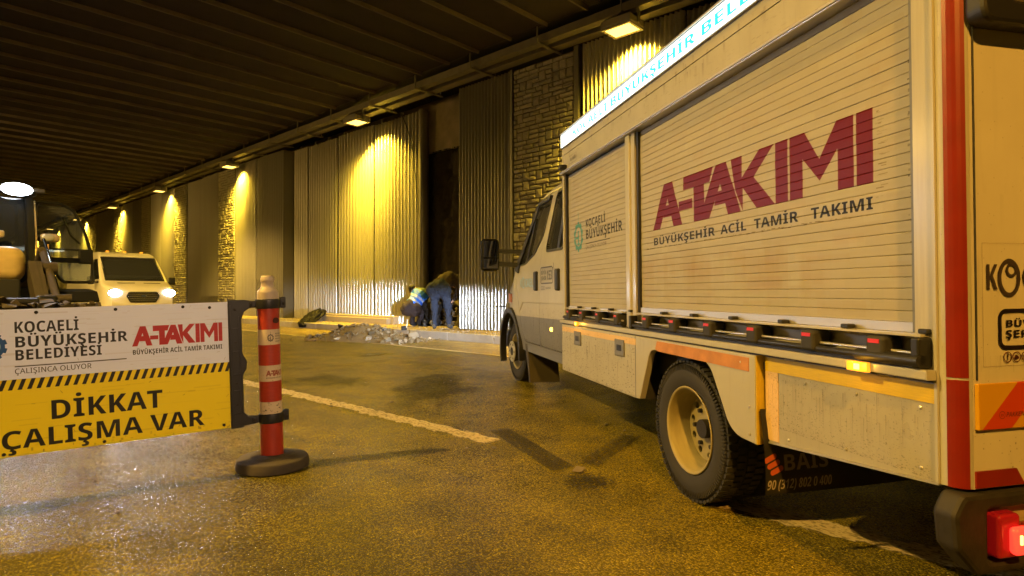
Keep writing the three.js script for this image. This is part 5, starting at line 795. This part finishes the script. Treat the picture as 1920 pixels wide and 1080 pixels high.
// ------------------------------------------------------------------ rubble, timber, tarpaulin
const chunkGeo = (s, f = 0.7, n = 10) => { const pts = []; for (let k = 0; k < n; k++) { const d = V(rr(-1, 1), rr(-1, 1), rr(-1, 1)).normalize().multiplyScalar(s * rr(0.75, 1)); d.y *= f; pts.push(d); } return uvBox(new ConvexGeometry(pts), 3); };
{
  const cx = 7.95, cw = 11.95, dx = V(-0.3, 0, -0.95);                       // the heap's long axis
  const at = (a, b) => V(cx + b * 0.95 + a * -0.28, 0, -(cw + a * 0.95 + b * 0.28));
  const heightAt = (a, b) => Math.max(0, (0.27 + 0.09 * Math.sin(a * 2.3 + 1)) * (1 - (a / 1.55) ** 2) * (1 - (b / 0.78) ** 2));
  const mound = new THREE.PlaneGeometry(3.4, 1.8, 68, 36).rotateX(-Math.PI / 2), p = mound.attributes.position;
  for (let i = 0; i < p.count; i++) { const a = p.getX(i), b = p.getZ(i), w = at(a, b), hgt = heightAt(a, b); p.setXYZ(i, w.x, hgt * (0.75 + 0.5 * fbm(a * 5, b * 5, 4, 200)) - 0.02, w.z); }
  mound.computeVertexNormals();
  const light = [], darkc = [], mid = [uvBox(mound, 2)];
  for (let i = 0; i < 900; i++) { const a = rr(-1.65, 1.65), b = (rnd() + rnd() - 1) * 0.95, s = 0.012 + 0.075 * Math.pow(rnd(), 2.6), w = at(a, b), hgt = heightAt(a, b); if (hgt <= 0 && rnd() < 0.6) continue; const g = chunkGeo(s, rr(0.45, 0.9), 8).rotateY(rnd() * 6).rotateZ(rr(-0.6, 0.6)).translate(w.x, hgt * 0.95 + s * 0.3, w.z); const q = rnd(); (q < 0.24 ? light : q < 0.3 ? darkc : mid).push(g); }
  const t = thing('rubble_heap', 'heap of broken concrete, soil and plaster on the road at the kerb', 'rubble'); t.userData.kind = 'stuff';
  obj('soil', merged(mid), mat([0.24, 0.19, 0.11], { roughness: 0.95, map: rep(tGrain, 2), bumpMap: tGrain, bumpScale: 0.008 }), t).userData.kind = 'stuff';
  obj('plaster_bits', merged(light), mat([0.36, 0.31, 0.22], { roughness: 0.9, map: tGrain }), t).userData.kind = 'stuff';
  obj('dark_bits', merged(darkc), mat([0.06, 0.055, 0.045], { roughness: 0.9 }), t).userData.kind = 'stuff';
  const big = [['concrete_chunk', 'biggest pale concrete lump at the right end of the rubble heap', -1.15, 0.1, 0.13, 0.22, [0.27, 0.23, 0.16]], ['concrete_chunk', 'white plaster lump at the front foot of the rubble heap', 0.3, -0.66, 0.04, 0.13, [0.5, 0.48, 0.42]], ['concrete_chunk', 'grey rounded concrete lump right of the white one on the rubble heap', -0.5, -0.58, 0.06, 0.17, [0.42, 0.39, 0.33]], ['concrete_chunk', 'pale angular lump low at the right front of the rubble heap', -0.95, -0.5, 0.06, 0.14, [0.34, 0.31, 0.24]], ['concrete_chunk', 'small light lump on the left slope of the rubble heap', 0.85, -0.12, 0.14, 0.09, [0.6, 0.56, 0.48]]];
  for (const [n, l, a, b, y, s, c] of big) { const w = at(a, b); const o = obj(n, chunkGeo(s, 0.65, 16), mat(c, { roughness: 0.9, map: rep(tGrain, 2), bumpMap: tGrain, bumpScale: 0.01 })); o.position.set(w.x, y, w.z); tag(o, l, 'concrete lump'); }
  const w = at(0.95, 0.15); const b = obj('board_scrap', rbox(-0.2, 0.2, -0.012, 0.012, -0.06, 0.06, 0.006), mat([0.05, 0.04, 0.03], { roughness: 0.8 })); b.position.set(w.x, 0.26, w.z); b.rotation.set(0.2, 0.9, -0.5); tag(b, 'dark flat board scrap sticking out of the left top of the rubble heap', 'board');
  const w2 = at(1.0, -0.66); const b2 = obj('board_scrap', rbox(-0.32, 0.32, -0.015, 0.015, -0.07, 0.07, 0.006), mat([0.3, 0.22, 0.14], { roughness: 0.9 })); b2.position.set(w2.x, 0.02, w2.z); b2.rotation.y = 0.75; tag(b2, 'brown flat board lying on the road at the left foot of the rubble heap', 'board');
  const sh = thing('spade', 'spade with bright handle grip standing in the right of the rubble heap', 'spade', [at(-0.8, 0.45).x, 0.28, at(-0.8, 0.45).z]); obj('handle', bar(V(0, 0, 0), V(0.05, 0.2, -0.03), 0.017), mat([0.6, 0.58, 0.52], { roughness: 0.4 }), sh); obj('blade', rbox(-0.12, 0.02, -0.06, 0.04, -0.05, 0.0, 0.01), M.dark, sh);
}
{
  const t = thing('timber_beam', 'long pale timber beam lying on the pavement before the ribbed sheets', 'beam', [10.32, 0.178, -16.35], 0.02);
  const wood = mat([0.42, 0.35, 0.24], { roughness: 0.85, map: rep(tStreak, 1), bumpMap: tStreak, bumpScale: 0.004 });
  obj('beam', uvBox(rbox(-0.17, -0.02, 0, 0.17, -2.05, 2.0, 0.012), 1), wood, t); obj('upper_board', uvBox(rbox(0.0, 0.2, 0, 0.235, -2.1, 2.1, 0.015), 1), wood, t);
}
{
  const g = new THREE.SphereGeometry(1, 64, 40), p = g.attributes.position;
  for (let i = 0; i < p.count; i++) {                                     // a limp sheet thrown over the kerb edge
    let x = p.getX(i), y = p.getY(i), z = p.getZ(i); const n = fbm(x * 2.2 + 3, z * 2.2 + y, 4, 300) - 0.5, n2 = Math.abs(fbm(x * 5 + 9, z * 4 + y * 2, 3, 310) - 0.5);
    const n3 = Math.abs(fbm(x * 7 + 2, z * 7 + y * 6, 3, 320) - 0.5), u = x * 0.72, base = lerp(0.02, 0.36, sstep(u, -0.6, 0.55));
    p.setXYZ(i, u + z * 0.12, base + y * (0.07 + 0.06 * sstep(u, -0.2, 0.5)) + n * 0.16 + n2 * 0.16 + n3 * 0.16, z * (0.2 + n * 0.5) - u * 0.5);
  }
  g.computeVertexNormals();
  const o = obj('tarpaulin', g, mat([0.005, 0.005, 0.006], { roughness: 0.5, specularIntensity: 0.5 })); o.position.set(9.62, 0.05, -17.55); o.rotation.y = 0.15; tag(o, 'crumpled black plastic sheet hanging over the kerb left of the timber beam', 'plastic sheet');
}

// ------------------------------------------------------------------ workers
function bodyGeo(bones, res, k = 0.03) {         // bones: [a, b, ra, rb]; one skin by smooth union
  const lo = V(9, 9, 9), hi = V(-9, -9, -9); for (const [a, b, ra, rb] of bones) for (const [q, r] of [[a, ra], [b, rb]]) { lo.min(V(q[0] - r, q[1] - r, q[2] - r)); hi.max(V(q[0] + r, q[1] + r, q[2] + r)); }
  const c = lo.clone().add(hi).multiplyScalar(0.5), half = Math.max(hi.x - lo.x, hi.y - lo.y, hi.z - lo.z) / 2 + 4 * res, N = Math.ceil((2 * half) / res);
  const mc = new MarchingCubes(N, new THREE.MeshBasicMaterial(), false, false, 400000); mc.isolation = 0;
  const f = mc.field, hN = N / 2;
  for (let z = 0; z < N; z++) for (let y = 0; y < N; y++) for (let x = 0; x < N; x++) {
    const px = c.x + ((x - hN) / hN) * half, py = c.y + ((y - hN) / hN) * half, pz = c.z + ((z - hN) / hN) * half; let e = 0;
    let dmin = 1e9;
    for (const [a, b, ra, rb] of bones) {
      const bxx = b[0] - a[0], by = b[1] - a[1], bz = b[2] - a[2], l2 = bxx * bxx + by * by + bz * bz || 1e-9, tt = clamp(((px - a[0]) * bxx + (py - a[1]) * by + (pz - a[2]) * bz) / l2, 0, 1);
      const d = Math.hypot(px - a[0] - bxx * tt, py - a[1] - by * tt, pz - a[2] - bz * tt) - lerp(ra, rb, tt); dmin = Math.min(dmin, d); e += Math.exp(-Math.min(d, 0.6) / k * 1.2);
    }
    f[z * N * N + y * N + x] = dmin > 0.25 ? -dmin : k / 1.2 * Math.log(e);
  }
  mc.update();
  const n = mc.count, pos = mc.positionArray.slice(0, n * 3), nor = mc.normalArray.slice(0, n * 3);
  for (let i = 0; i < n; i++) { pos[3 * i] = pos[3 * i] * half + c.x; pos[3 * i + 1] = pos[3 * i + 1] * half + c.y; pos[3 * i + 2] = pos[3 * i + 2] * half + c.z; }
  let g = new THREE.BufferGeometry(); g.setAttribute('position', new THREE.BufferAttribute(pos, 3)); g = mergeVertices(g, 1e-4); g.computeVertexNormals(); return uvBox(g, 4);
}
const skin = mat([0.42, 0.25, 0.17], { roughness: 0.55 });
const cloth = (c, o = {}) => mat(c, { roughness: 0.9, map: rep(tGrain, 1), bumpMap: rep(tDirtRough, 1), bumpScale: 0.03, ...o });
function folds(g, amp, s) { const p = g.attributes.position, n = g.attributes.normal; for (let i = 0; i < p.count; i++) { const q = (fbm(p.getX(i) * 9 + s, p.getY(i) * 14 + p.getZ(i) * 7, 3, 400) - 0.5) * amp; p.setXYZ(i, p.getX(i) + n.getX(i) * q, p.getY(i) + n.getY(i) * q, p.getZ(i) + n.getZ(i) * q); } g.computeVertexNormals(); return g; }
const grow = (b, d) => b.map(([p, q, r, s]) => [p, q, r + d, s + d]);
function hand(w, dir, turn = 1) {                  // palm, four bent fingers and a thumb, as bones
  const d = V(...dir).normalize(), side = V(0, 1, 0).cross(d).normalize(), dn = d.clone().cross(side).normalize(), o = V(...w), A = (a, b, c) => o.clone().addScaledVector(d, a).addScaledVector(side, b * turn).addScaledVector(dn, c).toArray(), l = [[A(0, 0, 0), A(0.07, 0, 0), 0.028, 0.03]];
  [-0.03, -0.01, 0.01, 0.03].forEach((s, i) => { const len = [0.03, 0.038, 0.036, 0.028][i]; l.push([A(0.08, s, 0), A(0.08 + len, s, 0.012), 0.0095, 0.009], [A(0.08 + len, s, 0.012), A(0.09 + len, s, 0.045), 0.009, 0.008]); });
  l.push([A(0.02, 0.03, 0.01), A(0.06, 0.06, 0.02), 0.012, 0.009]); return l;
}
function worker(label, pos, J, o) {
  const t = thing('person', label, 'person', pos, -YAW);
  const legs = (s) => [[J['hip' + s], J['knee' + s], 0.095, 0.062], [J['knee' + s], J['foot' + s], 0.062, 0.045]];
  const torso = [[J.pelvis, J.chest, 0.15, 0.16], [J.hipL, J.hipR, 0.12, 0.12], [J.shL, J.shR, 0.09, 0.09], [J.pelvis, J.hipL, 0.13, 0.11], [J.pelvis, J.hipR, 0.13, 0.11]];
  const arm = (s) => [[J['sh' + s], J['el' + s], 0.062, 0.047], [J['el' + s], J['ha' + s], 0.046, 0.034]];
  const neck = [[J.chest, J.neck, 0.08, 0.06], [J.neck, J.head, 0.058, 0.06]];
  const head = [[J.head, J.face, 0.1, 0.085]];
  const hands = ['L', 'R'].flatMap((s) => hand(J['ha' + s], [J['ha' + s][0] - J['el' + s][0], J['ha' + s][1] - J['el' + s][1], J['ha' + s][2] - J['el' + s][2]], s === 'L' ? 1 : -1));
  obj('body', merged([bodyGeo([...legs('L'), ...legs('R'), ...torso, ...arm('L'), ...arm('R'), ...neck, ...head], 0.02), bodyGeo(hands, 0.007, 0.008)]), skin, t);
  obj('trousers', folds(bodyGeo(grow([...legs('L'), ...legs('R'), [J.hipL, J.hipR, 0.125, 0.125], [J.hipL, J.pelvis, 0.13, 0.16], [J.hipR, J.pelvis, 0.13, 0.16], [J.pelvis, J.waist, 0.16, 0.15]], 0.02), 0.016, 0.045), 0.05, 1), o.trousers, t);
  obj('jacket', folds(bodyGeo(grow([[J.waist, J.chest, 0.16, 0.17], [J.shL, J.shR, 0.1, 0.1], ...arm('L'), ...arm('R')], 0.022), 0.016, 0.05), 0.05, 5), o.jacket, t);
  obj('hair', bodyGeo([[J.head, J.crown, 0.108, 0.1]], 0.014), o.hair, t);
  obj('belt', bodyGeo([[J.waist, J.waist, 0.02, 0.02]], 0.01), M.black, t);
  for (const s of ['L', 'R']) { const f = J['foot' + s], toe = J['toe' + s]; const sh = obj('shoe', bodyGeo([[f, toe, 0.052, 0.045], [[f[0], f[1] - 0.02, f[2] + 0.03], toe, 0.045, 0.045]], 0.012, 0.02), o.shoe, t); obj('sole', bodyGeo([[[f[0] + o.sole[0], f[1] + o.sole[1], f[2] + o.sole[2]], [toe[0] + o.sole[0], toe[1] + o.sole[1], toe[2] + o.sole[2]], 0.04, 0.042]], 0.012, 0.02), o.soleM, sh); }
  return t;
}
const darkHair = mat([0.012, 0.01, 0.008], { roughness: 0.7 }), soleGrey = cloth([0.2, 0.19, 0.17]);
// bent over, jeans and dark jacket (joints: x to the picture's right, y up, z towards the camera)
worker('person in blue jeans and dark jacket standing bent over into the opened wall bay', [10.02, 0.178, -11.72], {
  pelvis: [-0.06, 1.02, 0], hipL: [-0.22, 1.0, 0.02], hipR: [0.08, 1.0, 0.02], kneeL: [-0.17, 0.56, -0.02], kneeR: [0.16, 0.56, -0.02], footL: [-0.18, 0.09, 0.05], footR: [0.2, 0.09, 0.03], toeL: [-0.19, 0.055, -0.1], toeR: [0.24, 0.055, -0.12],
  waist: [-0.04, 1.14, -0.06], chest: [0.14, 1.3, -0.4], shL: [-0.02, 1.28, -0.5], shR: [0.36, 1.27, -0.42], elL: [-0.04, 0.98, -0.62], elR: [0.4, 0.97, -0.42], haL: [0.0, 0.72, -0.66], haR: [0.28, 0.76, -0.46], neck: [0.24, 1.28, -0.6], head: [0.27, 1.2, -0.72], face: [0.28, 1.13, -0.74], crown: [0.29, 1.24, -0.77] },
  { trousers: cloth([0.022, 0.035, 0.075]), jacket: cloth([0.045, 0.03, 0.022]), hair: darkHair, shoe: cloth([0.1, 0.1, 0.1]), soleM: soleGrey, sole: [0, -0.03, 0] });
// squatting, cyan vest
const vested = worker('person in cyan reflective vest and dark trousers crouching beside the opened wall bay', [10.28, 0.178, -13.15], {
  pelvis: [-0.12, 0.5, 0], hipL: [-0.2, 0.47, 0.02], hipR: [0.02, 0.45, 0.02], kneeL: [-0.1, 0.52, -0.42], kneeR: [0.2, 0.42, -0.4], footL: [-0.1, 0.09, -0.08], footR: [0.1, 0.09, -0.05], toeL: [-0.02, 0.05, -0.26], toeR: [0.2, 0.05, -0.22],
  waist: [-0.06, 0.62, -0.08], chest: [0.14, 0.86, -0.32], shL: [-0.04, 0.93, -0.36], shR: [0.32, 0.84, -0.36], elL: [0.02, 0.68, -0.62], elR: [0.42, 0.6, -0.5], haL: [0.2, 0.5, -0.72], haR: [0.44, 0.38, -0.66], neck: [0.0, 0.97, -0.4], head: [-0.12, 1.0, -0.36], face: [-0.15, 0.95, -0.43], crown: [-0.14, 1.05, -0.35] },
  { trousers: cloth([0.035, 0.024, 0.026]), jacket: cloth([0.05, 0.07, 0.03]), hair: darkHair, shoe: cloth([0.03, 0.03, 0.03]), soleM: soleGrey, sole: [0, -0.03, 0] });
{
  const vg = folds(bodyGeo([[[-0.06, 0.6, -0.07], [0.11, 0.83, -0.28], 0.205, 0.22], [[-0.02, 0.9, -0.33], [0.26, 0.83, -0.33], 0.145, 0.14]], 0.016, 0.05), 0.05, 9);
  const p = vg.attributes.position, c = new Float32Array(p.count * 3);
  for (let i = 0; i < p.count; i++) { const a = (p.getX(i) + 0.06) * 0.53 + (p.getY(i) - 0.6) * 0.72 + (p.getZ(i) + 0.07) * -0.3, silver = (a > 0.04 && a < 0.1) || (a > 0.17 && a < 0.23); const q = silver ? [0.36, 0.44, 0.75] : a > 0.42 ? [0.05, 0.09, 0.07] : [0.02, 0.17, 1.0]; c.set(q, 3 * i); }
  vg.setAttribute('color', new THREE.BufferAttribute(c, 3)); obj('reflective_vest', vg, mat('#ffffff', { vertexColors: true, roughness: 0.6 }), vested);
  obj('hood_tip', bodyGeo([[[0.1, 1.0, -0.42], [0.11, 1.16, -0.5], 0.05, 0.012]], 0.01), cloth([0.7, 0.35, 0.02]), vested);
}
// kneeling, soles towards the camera
worker('person in dark clothes kneeling deep in the opened bay with grey shoe soles showing', [10.42, 0.178, -12.75], {
  pelvis: [0.04, 0.56, -0.42], hipL: [-0.06, 0.54, -0.4], hipR: [0.16, 0.54, -0.4], kneeL: [-0.06, 0.09, -0.48], kneeR: [0.2, 0.09, -0.46], footL: [-0.1, 0.1, -0.04], footR: [0.1, 0.09, -0.02], toeL: [-0.1, 0.05, -0.06], toeR: [0.11, 0.05, -0.04],
  waist: [0.06, 0.64, -0.48], chest: [0.14, 0.72, -0.82], shL: [-0.06, 0.7, -0.9], shR: [0.32, 0.7, -0.86], elL: [-0.1, 0.42, -1.0], elR: [0.36, 0.42, -0.96], haL: [-0.02, 0.18, -1.0], haR: [0.3, 0.2, -1.0], neck: [0.15, 0.74, -1.0], head: [0.15, 0.7, -1.1], face: [0.15, 0.64, -1.14], crown: [0.15, 0.73, -1.16] },
  { trousers: cloth([0.018, 0.017, 0.018]), jacket: cloth([0.02, 0.017, 0.016]), hair: darkHair, shoe: cloth([0.1, 0.1, 0.095]), soleM: cloth([0.2, 0.19, 0.17]), sole: [0, 0.04, 0.02] });

scene.traverse((o) => { if (o.isMesh) { o.castShadow = true; o.receiveShadow = true; } });
renderer.render(scene, camera);
